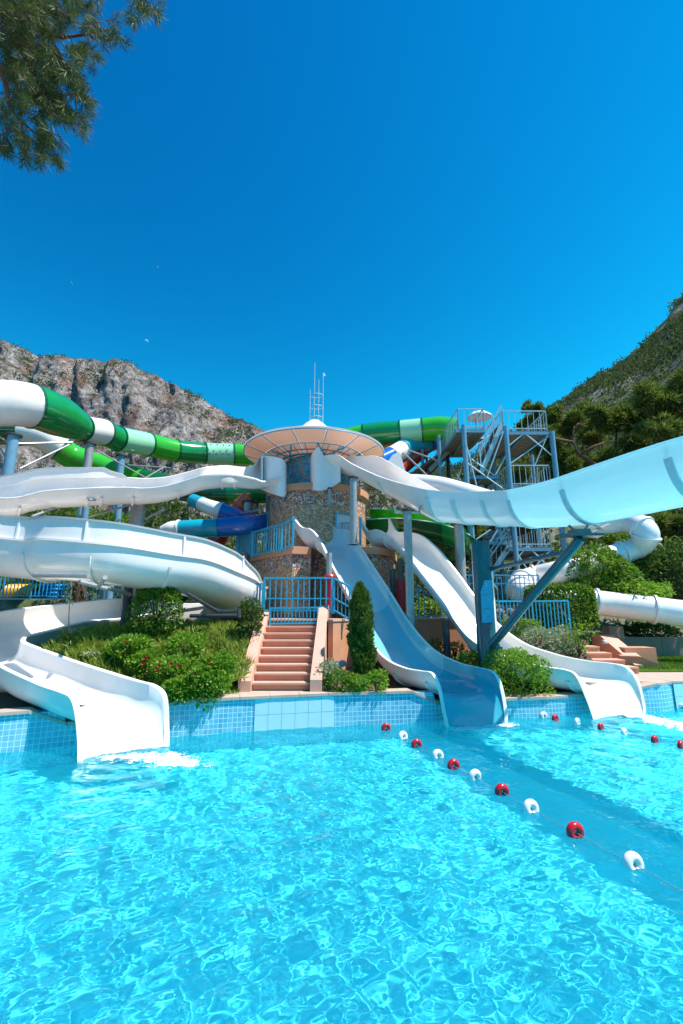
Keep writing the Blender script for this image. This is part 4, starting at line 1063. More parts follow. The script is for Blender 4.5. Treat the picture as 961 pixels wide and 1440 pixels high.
# ================================================================== GREEN TUBE SLIDE
g = thing('tube_slide', 'long tube slide in alternating greens and white running behind the canopy to the left edge', 'tube slide', (-12, 18, 2))
def C4(px, py, Y, r): p = P(px, py, Y); return (p.x, p.y, p.z, r)
run = [C4(640, 607, 23.0, .74), C4(618, 603, 23.2, .68), C4(594, 605, 23.4, .66), C4(563, 608, 23.6, .66), C4(513, 613, 24.0, .66), C4(440, 630, 24.5, .62), C4(365, 639, 24.5, .60), C4(329, 639, 24.2, .60), C4(288, 637.5, 23.6, .58), C4(248, 634, 22.6, .58), C4(208, 625, 21.4, .58), C4(165, 616.5, 19.6, .57), C4(146, 608, 18.8, .57), C4(116, 602, 17.6, .53), C4(104, 596, 17.1, .66), C4(80, 584, 16.4, .80), C4(45, 571, 15.4, .80), C4(0, 567, 14.6, .80), C4(-70, 572, 14.0, .80), C4(-150, 585, 14.8, .8), C4(-150, 598, 17.5, .75), C4(-60, 604, 19.2, .7), C4(30, 607, 19.6, .62), C4(64, 616, 20.0, .60), C4(86, 632, 20.4, .60), C4(105, 644, 20.8, .6), C4(140, 656, 21.2, .6), C4(200, 676, 21.6, .6), C4(275, 691, 21.6, .58), C4(322, 693, 21.6, .58), C4(345, 693, 21.5, .58), C4(378, 692, 21.3, .58), C4(430, 700, 21.6, .58), C4(500, 712, 21.8, .58)]
cols = ['green_bright', 'green_bright', 'green_pale', 'green_mid', 'green_bright', 'green_bright', 'green_bright', 'green_pale', 'green_mid', 'green_bright', 'green_pale', 'green_mid', 'white', 'green_mid', 'green_mid', 'green_mid', 'white', 'white', 'green_pale', 'green_dark', 'green_dark', 'green_dark', 'white', 'white', 'green_bright', 'green_bright', 'green_bright', 'green_dark', 'green_dark', 'green_mid', 'green_mid', 'green_dark', 'green_dark']
tube_run(g, run, 6, cols, seam_mat=M['green_dark'])
# drilled air holes in the pale section
q = MB()
for t_ in np.linspace(.08, .92, 5):
    for hz in (-.20, .32):
        c = P(329 - 41 * t_, 638.7 - 1.5 * t_, 24.0 - .6 * t_); sy_ = math.sqrt(.355 - hz * hz); q.rod((c.x, c.y - sy_ - .012, c.z + hz), (c.x, c.y - sy_ + .03, c.z + hz), .035, 8)
part('air_hole', q, M['dark_steel'], g)
# hidden dark green flume right of the tower
g2 = thing('flume_slide', 'dark green open flume curving behind the white racing slide', 'water slide', (3, 18, 2.2))
Ln = [(500, 732, 20.0), (530, 730, 18.9), (560, 729, 18.2), (600, 733, 17.7), (635, 741, 17.4), (660, 752, 17.6), (672, 764, 18.6), (660, 775, 19.8)]
Rn = [(520, 716, 22.0), (545, 717, 21.0), (575, 720, 20.3), (610, 724, 19.8), (640, 733, 19.4), (655, 745, 19.3), (652, 757, 19.6), (645, 762, 20.1)]
flume(g2, [pair(b, a, .95) for a, b in zip(Ln, Rn)], 5, [2, 3.5, 5], [M['green_mid'], M['green_dark']], nprof=16, exp=.7, inner_mat=M['green_bright'])
q = MB(); q.tube([PT(*p) for p in Ln], .03, 6); part('rim_edge', q, M['white_rim'], g2)
fl2 = [(560, 770, 20.5), (600, 778, 19.6), (630, 790, 19.3), (648, 775, 19.6)]
tube_run(g2, [C4(590, 760, 20.5, .6), C4(615, 768, 20, .7), (*P(640, 768, 19.6), .7), C4(655, 750, 19.4, .5)], 5, ['green_dark'] * 3)

# ================================================================== BLUE AND ORANGE TUBES
b1 = thing('tube_slide', 'turquoise, white and cobalt tube slide passing behind the tower at left', 'tube slide', (-6, 20, 2))
tube_run(b1, [C4(272, 704, 20, 0.31), C4(284, 709, 19.6, 0.31), C4(297, 714, 19.2, 0.33), C4(310, 718, 19.2, 0.34), C4(335, 727, 19.3, 0.34), C4(362, 737, 19.8, 0.34)], 5, ['slide_teal', 'white', 'white', 'slide_blue', 'slide_blue'])
b2_ = thing('tube_slide', 'wide turquoise and cobalt flume below the dark green tube, left of the terrace', 'tube slide', (-5, 18, 2))
tube_run(b2_, [C4(228, 747, 17.8, 0.22), C4(240, 745, 17.8, 0.33), C4(252, 744, 17.8, 0.34), C4(280, 743, 17.8, 0.36), C4(306, 742, 17.8, 0.37), C4(345, 739, 17.9, 0.40), C4(375, 735, 18.6, 0.40)], 5, ['white', 'white', 'slide_teal', 'slide_teal', 'slide_blue', 'slide_blue'])
b3 = thing('tube_slide', 'red orange slide slanting between the blue tubes left of the tower', 'tube slide', (-4, 20, 2))
tube_run(b3, [C4(352, 700, 20.4, .38), C4(340, 712, 20.4, .40), C4(322, 733, 20.4, .40), C4(304, 762, 20.0, .40), C4(290, 775, 19.8, .38)], 5, ['orange', 'red_orange', 'red_orange', 'red_orange'])
b4 = thing('tube_slide', 'turquoise and cobalt tube slide ending in a white bend under the bright green tube', 'tube slide', (2, 22, 2))
tube_run(b4, [C4(645, 617, 25, .5), C4(612, 621, 24.6, .52), C4(600, 624, 24.2, .52), C4(580, 628, 23.8, .52), C4(566, 633, 23.2, .52), C4(550, 642, 22.6, .5), C4(533, 650, 22, .5), C4(520, 655, 21.5, .45)], 5, ['slide_blue', 'slide_blue', 'slide_teal', 'slide_teal', 'white', 'slide_blue', 'slide_blue'])
b5 = thing('tube_slide', 'orange and red slide behind the white bend right of the canopy', 'tube slide', (2, 23, 2))
tube_run(b5, [C4(600, 630, 25, .3), C4(590, 638, 24, .40), C4(575, 648, 23.6, .44), C4(560, 660, 23.2, .44), C4(545, 668, 22.6, .4)], 5, ['orange', 'red_orange', 'red_orange', 'orange'])
tube_run(b5, [C4(531, 638, 23.4, .28), C4(545, 632, 23.6, .34), C4(562, 627, 24.0, .3)], 5, ['orange', 'orange'])
b6 = thing('tube_slide', 'slim white tube slide lying behind the rim of the wide white flume', 'tube slide', (4, 16, 5))
tube_run(b6, [C4(568, 676, 17.5, .26), C4(590, 680, 17, .36), C4(620, 684, 16.3, .36), C4(648, 691, 15.6, .34), C4(690, 703, 15.2, .32)], 5, ['white'] * 4)
b7 = thing('slide_shroud', 'white triangular shroud rising behind the wide white flume, left of the scaffold', 'slide shroud', (2, 19, 5))
plate(b7, [PT(541, 655, 19), PT(552, 640, 19), PT(561, 635, 19), PT(564, 640, 19), PT(572, 668, 19), PT(576, 676, 19), PT(560, 672, 19)], .06, M['white'], 'side_panel')
plate(b7, [PT(541, 655, 18.98), PT(560, 672, 18.98), PT(560, 685, 17.9), PT(538, 668, 17.9)], .06, M['white'], 'side_panel')
# white closed tube at right
b8 = thing('tube_slide', 'white closed tube slide with round seams looping down through the shrubs at right', 'tube slide', (9, 17, .8))
tube_run(b8, [C4(800, 728, 19.5, .42), C4(848, 736, 19, .44), C4(880, 733, 18.5, .46), C4(903, 742, 17.9, .46), C4(909, 755, 17.8, .46), C4(897, 770, 18.2, .44), C4(875, 778, 18.4, .44), C4(835, 789, 18.3, .44), C4(790, 803, 17.8, .44), C4(755, 812, 18.7, 0.47), C4(735, 819, 18.2, 0.45), C4(731, 828, 17.5, 0.45), C4(750, 837, 17.1, 0.45), C4(790, 841, 16.9, 0.45), C4(838, 847, 16.7, 0.44), C4(862, 850, 16.6, 0.44), C4(920, 857, 16.2, 0.44), C4(975, 864, 15.9, 0.45), C4(1100, 872, 15.5, 0.45)], 6,
         ['white', 'white', 'white', 'white_rim', 'white', 'white', 'white_rim', 'white', 'white', 'white_rim', 'white', 'white_rim', 'white', 'white_rim', 'white', 'white', 'white_rim', 'white'], seam_mat=M['white_rim'], flange=.07)

# ================================================================== POSTS AND STEELWORK
def post(name, label, cat, top, foot_z, r, m, group=None, cap=True, flange=True, n=16, cut=None):
    b = V((top.x, top.y, foot_z)); t = thing(name, label, cat, b, group)
    q = MB(); q.rod(b, top, r, n); part('shaft', q, m, t)
    if flange: q = MB(); q.rod(b, b + V((0, 0, .03)), r * 1.9, n); part('base_plate', q, m, t)
    if cap: q = MB(); q.rod(top - V((0, 0, .03)), top + V((0, 0, .03)), r * 1.5, n); part('cap_plate', q, M['dark_steel'], t)
    return t
def saddle(t, c, r, m, wd=.5):
    q = MB(); q.box(c + V((0, 0, -.05)), (wd * 1.6, .12, .05)); 
    for s in (-1, 1): q.bar(c + V((s * wd * .7, 0, -.05)), c + V((s * wd * .85, 0, .16)), .05)
    part('saddle', q, m, t)
p = P(573, 718, 13.75); t = post('support_post', 'tall grey steel post standing between the blue slide and the white slide', 'post', p, .4, .125, M['steel']); saddle(t, p, .1, M['steel'])
p = P(497, 672, 15.05); t = post('support_post', 'grey post in front of the tower drum carrying the start of the wide white flume', 'post', p, 4.58, .12, M['steel'])
p = P(645, 737, 15.9); t = post('support_post', 'grey steel post behind the white slide, left of the scaffold', 'post', p, 2.1, .17, M['steel'])
p = P(664, 738, 18.5); t = post('support_post', 'thin blue post just right of the grey post behind the white slide', 'post', p, 2.1, .08, M['steel_blue'])
p = P(377, 699, 16.3); t = post('support_post', 'short dark capped bracket post under the white entry box at the left of the drum', 'post', p, p.z - .55, .07, M['dark_steel'], flange=False)
p = P(464, 687, 16.2); t = post('support_post', 'short post under the wide white flume mouth at the front of the drum', 'post', p, 6.2, .06, M['steel'])
p = P(632, 760, 14.6)
for (px, y0_, Yd, ft) in ((552, 800, 15.2, .4), (627, 872, 13.55, .4)):
    p = P(px, y0_, Yd); q = thing('slide_post', 'brown post with red padding under the white slide' if px == 552 else 'dark brown post under the middle of the white slide', 'post', (p.x, p.y, ft))
    mb = MB(); mb.rod((p.x, p.y, ft), p, .10, 12); part('shaft', mb, M['brown_steel'], q)
    if px == 552:
        a = P(564, 816, 15.1); bb = P(564, 868, 15.1); mb = MB(); mb.rod(bb, a, .155, 16); part('padding', mb, M['red'], q)
        mb = MB(); mb.rod((a.x, a.y, ft), a + V((0, 0, .7)), .10, 12); part('post_core', mb, M['brown_steel'], q)
p = P(463, 800, 14.3); t = thing('slide_post', 'post wrapped in red padding under the left edge of the blue slide', 'post', (p.x, p.y, 2.18))
mb = MB(); mb.rod((p.x, p.y, 2.1), p + V((0, 0, .5)), .09, 12); part('shaft', mb, M['steel'], t)
a = P(464, 808, 14.3); bb = P(464, 851, 14.3); mb = MB(); mb.tube([bb, bb.lerp(a, .7), a + V((0, 0, -.06)), a], [.15, .15, .19, .15], 16); part('padding', mb, M['red'], t)

# left posts
for px, py, Yd, r, lab, m in ((20, 612, 14.6, .17, 'thick blue grey post under the big white green tube at the left edge', 'steel_blue'), (127, 624, 17.4, .16, 'pale grey post under the white joint of the green tube', 'steel'), (171, 641, 19.6, .17, 'pale post with blue shade under the bright green tube section', 'steel_blue'),
                              (195, 707, 14.2, .22, 'wide galvanised post ending between the two white coils', 'steel'), (122, 704, 17.0, .12, 'blue post seen between the upper and middle white coils at left', 'steel_blue'), (362, 642, 21.5, .18, 'pale post under the end of the green tube beside the canopy', 'steel'),
                              (350, 706, 19.9, .21, 'shiny grey post passing down in front of the cobalt tube', 'steel'), (168, 704, 18.5, .14, 'post with blue paint between the white coils, left of the wide galvanised post', 'steel_blue'), (292, 732, 19.9, .09, 'small grey post behind the turquoise tube', 'steel')):
    p = P(px, py, Yd); post('support_post', lab, 'post', p, max(1.4, float(hgt(np.array(p.x), np.array(p.y))) - .1), r, M[m], 'posts carrying the slides at left')
p = P(212, 790, 12.2); post('support_post', 'dark post rising behind the tall shrub under the middle coil', 'post', P(182, 818, 12.3), 1.5, .12, M['dark_steel'])
def brace(label, pts, r, m, cat='brace', name='steel_brace'):
    mb = MB()
    for a, b_ in pts: mb.rod(a, b_, r, 8)
    return solo(name, mb, m, label, cat)
brace('horizontal steel arm with a diagonal brace under the big green tube at left', [(P(20, 624, 14.6), P(102, 622, 16.2)), (P(28, 659, 14.6), P(100, 624, 16.2))], .035, M['steel'])
brace('pair of crossing thin rods left of the thick post at the left edge', [(P(-10, 607, 14.6), P(22, 630, 14.7)), (P(-10, 615, 14.6), P(14, 652, 14.7))], .03, M['steel'])
brace('thin rods fanning down from the white joint of the green tube', [(P(136, 633, 17.6), P(205, 672, 18)), (P(180, 654, 19), P(240, 658, 19.4)), (P(205, 672, 18), P(232, 656, 19.4))], .03, M['steel'])
brace('long steel arm below the upper white coil with diagonal stays', [(P(46, 726, 11.5), P(95, 708, 12.6)), (P(125, 703, 12), P(172, 704, 13.8)), (P(125, 728, 14), P(182, 710, 14.2)), (P(205, 730, 14.2), P(232, 715, 14.4)), (P(182, 740, 14), P(205, 718, 14.2))], .035, M['steel'])
brace('grey steel arm under the middle white coil with a dark sloping tube', [(P(48, 809, 10.2), P(125, 810, 9.6)), (P(148, 826, 10.4), P(183, 836, 11.9)), (P(112, 818, 9.9), P(150, 828, 10.4)), (P(138, 826, 10.2), P(148, 812, 9.6))], .05, M['steel'])
brace('dark steel stand under the right end of the middle coil', [(P(262, 834, 10.6), P(306, 860, 12.4)), (P(268, 866, 12), P(338, 866, 11.6)), (P(336, 856, 11.4), P(336, 868, 11.4))], .05, M['dark_steel'])
brace('slender steel stays holding the turquoise and cobalt tube', [(P(300, 742, 18.6), P(350, 745, 19)), (P(275, 755, 18.3), P(292, 742, 18.6)), (P(320, 757, 18.6), P(345, 775, 18.8)), (P(338, 722, 19), P(372, 716, 17.5)), (P(320, 712, 19), P(345, 724, 19.4)), (P(356, 720, 18.4), P(376, 708, 17))], .03, M['steel'])
brace('diagonal steel arm under the pale green tube section right of the canopy', [(P(561, 628, 23), P(622, 650, 22)), (P(561, 630, 23), P(602, 670, 20)), (P(559, 622, 23.2), P(559, 630, 23.2))], .045, M['steel'])

# sign post, sign and strut
sp_ = thing('sign_post', 'big teal pipe post carrying the blue notice board, in front of the white slide', 'post', G(688, 930, .4))
pb_ = P(686, 925, 12.3); pt_ = V((pb_.x, pb_.y, P(676, 764, 12.3).z))
mb = MB(); mb.rod((pb_.x, pb_.y, .3), pt_, 0.245, 28); part('pipe', mb, M['teal'], sp_)
mb = MB(); mb.rod(pt_ - V((0, 0, .02)), pt_ + V((0, 0, .02)), .27, 28); part('cap_plate', mb, M['teal'], sp_)
mb = MB(); mb.rod((pb_.x + .2, pb_.y + .15, .3), (pb_.x + .2, pb_.y + .15, pt_.z - .75), .14, 20); part('inner_pipe', mb, M['white_rim'], sp_)
c = V((pb_.x + .14, pb_.y - .2, 1.35)); mb = MB(); mb.box(c, (.22, .14, .5)); mb.box(c + V((.12, -.06, .12)), (.1, .05, .12)); part('bracket', mb, M['teal'], sp_)
sg = thing('sign_board', 'narrow blue notice board with three white pictograms on the teal post', 'sign', P(690, 875, 11.98))
Ys = 11.98
def plane_poly(t, name, pts, Y, th, m):
    P3 = [P(x, y, Y) for x, y in pts]; mb = MB(); n = len(P3)
    mb.add([p for p in P3] + [p + V((0, th, 0)) for p in P3], [tuple(range(n)), tuple(range(n, 2 * n))[::-1]] + [(k, k + n, (k + 1) % n + n, (k + 1) % n) for k in range(n)]); return part(name, mb, m, t, 20)
plane_poly(sg, 'panel', [(681.5, 816), (691.8, 816), (692.6, 836), (676.8, 836), (676.2, 833)], Ys, .02, M['sign'])
plane_poly(sg, 'panel', [(676.8, 836.3), (692.7, 836.3), (694, 855.6), (677.6, 855.8)], Ys, .02, M['sign'])
plane_poly(sg, 'panel', [(677.6, 856.2), (694, 856), (695.6, 875.2), (678.4, 875.6)], Ys, .02, M['sign'])
def mark(pts, w_=.010):
    w_ *= 1.5
    mb = MB()
    for a, b_ in pts: mb.bar(P(*a, Ys - .006), P(*b_, Ys - .006), w_, .004)
    return part('pictogram', mb, M['white_rim'], sg, 20)
mark([((681.6, 819.5), (684.8, 822.6)), ((684.8, 822.6), (682.2, 823.8)), ((682.2, 823.8), (685.2, 823.9))], .022)
mark([((683.2, 839.8), (684.4, 842.4)), ((684.4, 842.4), (687.2, 843.8)), ((682.6, 843.9), (687.4, 844.1)), ((685.6, 841), (686.2, 843))], .026)
mark([((683.6, 859), (688.6, 859)), ((683.6, 859), (683.6, 862)), ((688.6, 859), (688.6, 862)), ((683.6, 862), (686.1, 863.4)), ((688.6, 862), (686.1, 863.4))], .010)
mark([((685, 861.5), (686, 860.4)), ((686, 860.4), (687.2, 861.6))], .016)
mb = MB()
for (y, a, b_) in ((825.2, 680, 687.5), (827.6, 680.4, 687), (828.8, 680.6, 686.6), (831.6, 682, 686), (835.2, 678.6, 688.6), (847.4, 682.6, 687.2), (849.2, 684, 687), (851.6, 684.2, 686.8), (865.6, 684.4, 688.2), (868, 684, 688.8), (869.8, 684, 688.6), (872, 685.6, 688.4)):
    mb.bar(P(a, y, Ys - .006), P(b_, y, Ys - .006), .006, .003)
part('small_print', mb, M['rail_pale'], sg, 20)
stt = thing('steel_strut', 'thick teal strut sloping from the sign post up to the wide white flume', 'strut', P(692, 908, 12.1))
a = P(691, 908, 12.1); b_ = P(817, 757, 9.5); mb = MB(); mb.rod(a, b_, .105, 24); part('tube', mb, M['teal'], stt)
mb = MB(); c = P(815, 753, 9.5); mb.box(c, (.9, .3, .05)); mb.box(c + V((0, 0, .07)), (.34, .3, .10))
for s in (-1, 1): mb.bar(c + V((s * .1, 0, .1)), c + V((s * .2, 0, .22)), .04)
part('saddle', mb, M['teal'], stt)
brace('slim grey arm running from the sign post towards the scaffold', [(P(684, 802, 12.4), P(788, 778, 10.2))], .055, M['teal'])
brace('thin dark rod behind the saddle of the wide white flume', [(P(820, 754, 9.6), P(856, 738, 11)), (P(834, 736, 10), P(848, 745, 10.6))], .035, M['steel'])

# ================================================================== RAILINGS
UB = MB(); UB.box((0, 0, .5), (1, 1, 1)); ub = bpy.data.meshes.new('baluster'); ub.from_pydata(UB.v, [], UB.f)
def bal_mesh(m, _c={}):
    if m not in _c:
        me = ub.copy(); me.materials.append(M[m]); _c[m] = me
    return _c[m]
def railing(label, pts, h, spacing, m='rail_blue', wd=.018, postw=.05, mid=None, low=.09, group=None, name='railing', posts=True):
    """pts: floor points along the railing"""
    pts = [V(p) for p in pts]; t = thing(name, label, 'railing', pts[0], group)
    mb = MB()
    for a, b_ in zip(pts[:-1], pts[1:]): mb.bar(a + V((0, 0, h)), b_ + V((0, 0, h)), postw * .9)
    part('top_rail', mb, M[m], t, 20)
    mb = MB()
    for a, b_ in zip(pts[:-1], pts[1:]): mb.bar(a + V((0, 0, low)), b_ + V((0, 0, low)), postw * .7)
    part('bottom_rail', mb, M[m], t, 20)
    if mid:
        mb = MB()
        for a, b_ in zip(pts[:-1], pts[1:]): mb.bar(a + V((0, 0, mid)), b_ + V((0, 0, mid)), postw * .6)
        part('middle_rail', mb, M[m], t, 20)
    me = bal_mesh(m)
    for i, p in enumerate(pts):
        if posts: share('post', me, t, p, None, (postw, postw, h + .02))
        if i < len(pts) - 1:
            b_ = pts[i + 1]; k = max(1, int((b_ - p).length / spacing))
            for j in range(1, k):
                c = p.lerp(b_, j / k); share('baluster', me, t, c + V((0, 0, low)), None, (wd, wd, h - low))
    return t
z2 = 2.19
railing('light blue railing across the head of the terracotta stairs', [P(371, 863, 13.15), P(467, 863, 13.15)], 1.0, .16, mid=.42, postw=.055, wd=.03)
railing('blue railing sloping down beside the right cheek wall towards the conifer', [P(470, 863, 13.2), P(492, 876, 12.75)], .98, .16, mid=.42, postw=.055, wd=.025)
for k, (a, b_) in enumerate((((379, 878), (466, 876)),)):
    q = thing('stair_gate', 'low blue barrier closing the top step of the terracotta stairs', 'gate', P(379, 879, 12.95))
    A0, B0 = P(380, 877, 12.95), P(447, 876, 12.95); mb = MB(); mb.bar(A0, B0, .045); mb.bar(A0 + V((0, 0, .42)), B0 + V((0, 0, .42)), .045); part('rail', mb, M['rail_blue'], q)
    for s in (A0, B0): share('post', bal_mesh('rail_blue'), q, s + V((0, 0, -.08)), None, (.05, .05, .52))
    for j in range(1, 13): share('bar', bal_mesh('rail_blue'), q, A0.lerp(B0, j / 13), None, (.022, .022, .42))
# terrace railing
railing('blue railing round the left side of the tower terrace', [P(333, 771, 19.4) , P(355, 784.5, 17.5), P(396, 777, 15.75), P(412, 770, 15.35)], 1.0, .17, postw=.07, wd=.032)
railing('blue railing at the back of the terrace beside the drum', [P(350, 768, 19.6), P(376, 756, 18.0)], 1.0, .17, postw=.05, wd=.025)
q = thing('gate_panel', 'solid blue panel at the left end of the terrace railing', 'panel', P(337, 775, 18.9)); mb = MB(); a, b_ = P(332, 776, 18.9), P(341, 778, 18.2); mb.bar(a.lerp(b_, .5), a.lerp(b_, .5) + V((0, 0, 1.28)), .3, .05); part('panel', mb, M['rail_blue'], q)
for k in range(3): share('bar', bal_mesh('rail_blue'), q, a.lerp(b_, .25 + .25 * k) + V((0, -.05, 0)), None, (.03, .03, 1.28))
railing('short blue railing between the blue slide and the white slide mouth', [P(473, 756, 16.9), P(494, 756, 16.6)], .55, .12, postw=.045, wd=.022)
q = thing('grab_post', 'bright blue upright post at the mouth of the white slide', 'post', P(507, 768, 16.2)); share('shaft', bal_mesh('rail_blue'), q, P(507, 772, 16.2), None, (.09, .09, 1.15)); share('foot', bal_mesh('rail_blue'), q, P(507, 772, 16.2), None, (.16, .16, .03))
railing('teal railing under the canopy at the right of the platform', [P(480, 686, 17.2), P(506, 692, 17.8)], .85, .14, postw=.05, wd=.03)
# garden railings right of the tower
railing('blue railing on the retaining wall between the two racing slides', [P(531, 871, 15.15), P(590, 871, 15.15), P(628, 870, 15.2)], .98, .16, wd=.026)
railing('pale blue railing farther back seen between the racing slides', [P(575, 838, 21), P(618, 838, 21)], 1.0, .17, wd=.026)
railing('blue railing on top of the rubble wall behind the sign post', [P(655, 848, 16.8), P(760, 848, 16.8)], 1.0, .16, wd=.026, mid=.7)
railing('blue garden fence in front of the box hedge beside the variegated shrub', [P(705, 891, 14.6), P(752, 890, 14.8), P(803, 889, 15.0)], .98, .12, wd=.03)
railing('light blue fence on the pale wall at the far left behind the coils', [P(-60, 841, 20), P(3, 841, 20), P(43, 841, 20), P(81, 841, 20), P(130, 841, 20), P(180, 841, 20)], 1.02, .15, wd=.03)
railing('blue fence beside the shrub at the left of the stair head', [P(341, 856, 14), P(369, 855, 13.6)], .7, .1, wd=.05)
# rubble wall
rb = thing('rubble_wall', 'rough stone wall under the blue railing behind the sign post', 'wall', P(700, 866, 16.7))
q = MB(); a = P(650, 866, 16.9); b_ = P(770, 866, 16.9); q.box(((a.x + b_.x) / 2, 17.0, 1.95), (b_.x - a.x, .3, 1.3)); part('mortar_core', q, M['greywall'], rb)
SM = []
for k in range(4):
    r = np.random.default_rng(k); mb = MB(); mb.lathe((0, 0, 0), [(.01, -.5), (.42, -.38), (.55, 0), (.40, .36), (.01, .48)], 7)
    mb.v = [(x * (1 + r.normal() * .12), y * (1 + r.normal() * .12), z * (1 + r.normal() * .12)) for x, y, z in mb.v]
    me = bpy.data.meshes.new('stone'); me.from_pydata(mb.v, [], mb.f); me.materials.append(M['stone']); SM.append(me)
zt_ = P(700, 848, 16.8).z
row = 0; z = 1.55
while z < zt_ - .08:
    x = a.x + random.random() * .2
    while x < b_.x:
        w_ = random.uniform(.22, .38); share('stone', random.choice(SM), rb, (x, 16.84, z + random.uniform(-.02, .02)), (random.random() * .3, random.random() * .5, 0), (w_, .22, random.uniform(.22, .27))); x += w_ * .98
    z += .215
# pale wall far left
q = thing('low_wall', 'pale low wall carrying the light blue fence at far left', 'wall', P(0, 850, 20.1))
xa, xb = P(-200, 850, 20).x, P(186, 850, 20).x
for k in range(6):
    x0, x1 = lerp(xa, xb, k / 6), lerp(xa, xb, (k + 1) / 6) - .015; mb = MB(); mb.box(((x0 + x1) / 2, 20.15, 2.4), (x1 - x0, .3, 1.12)); part('wall_panel', mb, M['concrete'], q, 20)

# ================================================================== SCAFFOLD STAIR TOWER
sc = thing('stair_tower', 'tall pale blue steel stair tower with railed landings and cross braces, right of centre', 'tower', P(715, 830, 21))
YF, YB = 20.0, 23.5
def colm(px, pyt, Y, r=.115, m='steel_blue'):
    p = P(px, pyt, Y); mb = MB(); mb.rod((p.x, p.y, 1.9), p, r, 14); part('post', mb, M[m], sc); return p
c1 = colm(652, 598, YF); c2_ = colm(711, 600, YF); c3 = colm(776, 607, YF)
c4 = colm(694, 640, YB); c5 = colm(748, 640, YB, .09); c6 = colm(617, 612, YB - 1.5, .09); c7 = colm(629, 625, YB, .10, 'dark_steel'); c8 = colm(594, 632, YB, .08); c9 = colm(600, 640, YB + 1.5, .07, 'dark_steel')
def deck(x0, x1, y0_, y1_, z, label, plank='wood', n=None):
    n = n or max(2, int((y1_ - y0_) / .28))
    for k in range(n):
        a, b_ = lerp(y0_, y1_, k / n), lerp(y0_, y1_, (k + 1) / n) - .03
        mb = MB(); mb.box(((x0 + x1) / 2, (a + b_) / 2, z - .03), (x1 - x0 - .02, b_ - a, .045)); part('plank', mb, M[plank], sc, 20)
    mb = MB()
    for xx in (x0, (x0 + x1) / 2, x1): mb.box((xx, (y0_ + y1_) / 2, z - .12), (.07, y1_ - y0_, .14))
    for yy in (y0_, y1_): mb.box(((x0 + x1) / 2, yy, z - .115), (x1 - x0 + .08, .07, .15))
    part('deck_frame', mb, M['steel_blue'], sc, 20)
def srail(pts, h=1.0, sp_=.26):
    me = bal_mesh('rail_pale'); mb = MB()
    for a, b_ in zip(pts[:-1], pts[1:]):
        a, b_ = V(a), V(b_); mb.bar(a + V((0, 0, h)), b_ + V((0, 0, h)), .045); mb.bar(a + V((0, 0, .12)), b_ + V((0, 0, .12)), .04)
        k = max(1, int((V((b_.x, b_.y, 0)) - V((a.x, a.y, 0))).length / sp_))
        for j in range(k):
            share('baluster', me, sc, a.lerp(b_, j / k) + V((0, 0, .0)), None, ((.045,) * 2 if j == 0 else (.02,) * 2) + (h,))
        share('rail_post', me, sc, b_, None, (.045, .045, h))
    part('rail', mb, M['rail_pale'], sc, 20)
def at2(px, py, Y): return P(px, py, Y)
zL = P(650, 603, YF).z; zR = P(714, 606, YF).z
xL0, xL1 = P(648, 600, YF).x, P(678, 600, YF).x; xR0, xR1 = P(708, 600, YF).x, P(770, 606, YF).x
deck(xL0 - .2, xL1 + .1, YF, YB, zL, '')
deck(xR0, xR1, YF, YB, zR, '')
srail([(xL0 - .2, YB - .2, zL), (xL0 - .1, YF, zL), (xL1 + .1, YF, zL), (xL1 + .1, YF + 1.2, zL)])
srail([(xR0 - .1, YB, zR), (xR0, YF, zR), (xR1, YF, zR), (xR1, YB, zR), (xR0, YB, zR)])
srail([(xL0 - .2, YB, zL), (xR0, YB, zL)])
# middle and lower landings on the right
for (pyf, n_) in ((684, 1), (769, 2), (835, 3)):
    z = P(720, pyf, YF).z; x0, x1 = P(716, pyf, YF).x, P(775, pyf, YF).x
    deck(x0, x1, YF, YB, z, ''); srail([(x0, YB, z), (x0, YF, z), (x1, YF, z), (x1, YB, z), (x0, YB, z)])
def flight(a, b_, wdt, n, m='wood', rails=True):
    """a = lower middle, b = upper middle, width along Y"""
    a, b_ = V(a), V(b_)
    d = V((b_.x - a.x, b_.y - a.y, 0)).normalized(); s_ = V((-d.y, d.x, 0)) * wdt / 2
    for k in range(n):
        c = a.lerp(b_, (k + .5) / n); mb = MB()
        q4 = [c + s_ + d * .14, c - s_ + d * .14, c - s_ - d * .14, c + s_ - d * .14]; mb.prism([(p.x, p.y) for p in q4], c.z - .02, c.z + .02); part('tread', mb, M[m], sc, 20)
    for s in (-1, 1):
        mb = MB(); mb.bar(a + s_ * s * 1.04, b_ + s_ * s * 1.04, .06, .22); part('stringer', mb, M['rail_pale'], sc, 20)
    if rails:
        for s in (-1, 1): srail([a + s_ * s * 1.06, b_ + s_ * s * 1.06], 1.0, .22)
flight(P(672, 669, YF + .8), P(701, 602, YF + .8), 1.1, 15)
flight(P(705, 770, YF + 2.4), P(668, 676, YF + 2.4), 1.1, 15)
flight(P(668, 835, YF + .9), P(712, 768, YF + .9), 1.1, 13)
flight(P(600, 668, YB + .4), P(655, 612, YB + .4), 1.6, 13, rails=False)
for pts in (((655, 668), (700, 668)), ((650, 760), (712, 760)), ((655, 818), (715, 818))):
    a, b_ = P(*pts[0], YF + .3), P(*pts[1], YF + .3); deck(a.x, b_.x, YF + .3, YB, a.z, '', n=7)
a, b_ = P(612, 625, YB), P(652, 625, YB)
# sloping boarded soffit left of the tower
for k in range(14):
    t_ = k / 14; a = P(lerp(575, 650, t_), lerp(668, 616, t_), 22.4); b2__ = P(lerp(575, 650, t_), lerp(668, 616, t_), 25.5); mb = MB(); mb.box(((a.x), 24, a.z), (.26, 3.6, .05), Matrix.Rotation(-.5, 3, 'Y')); part('soffit_board', mb, M['wood'], sc, 20)
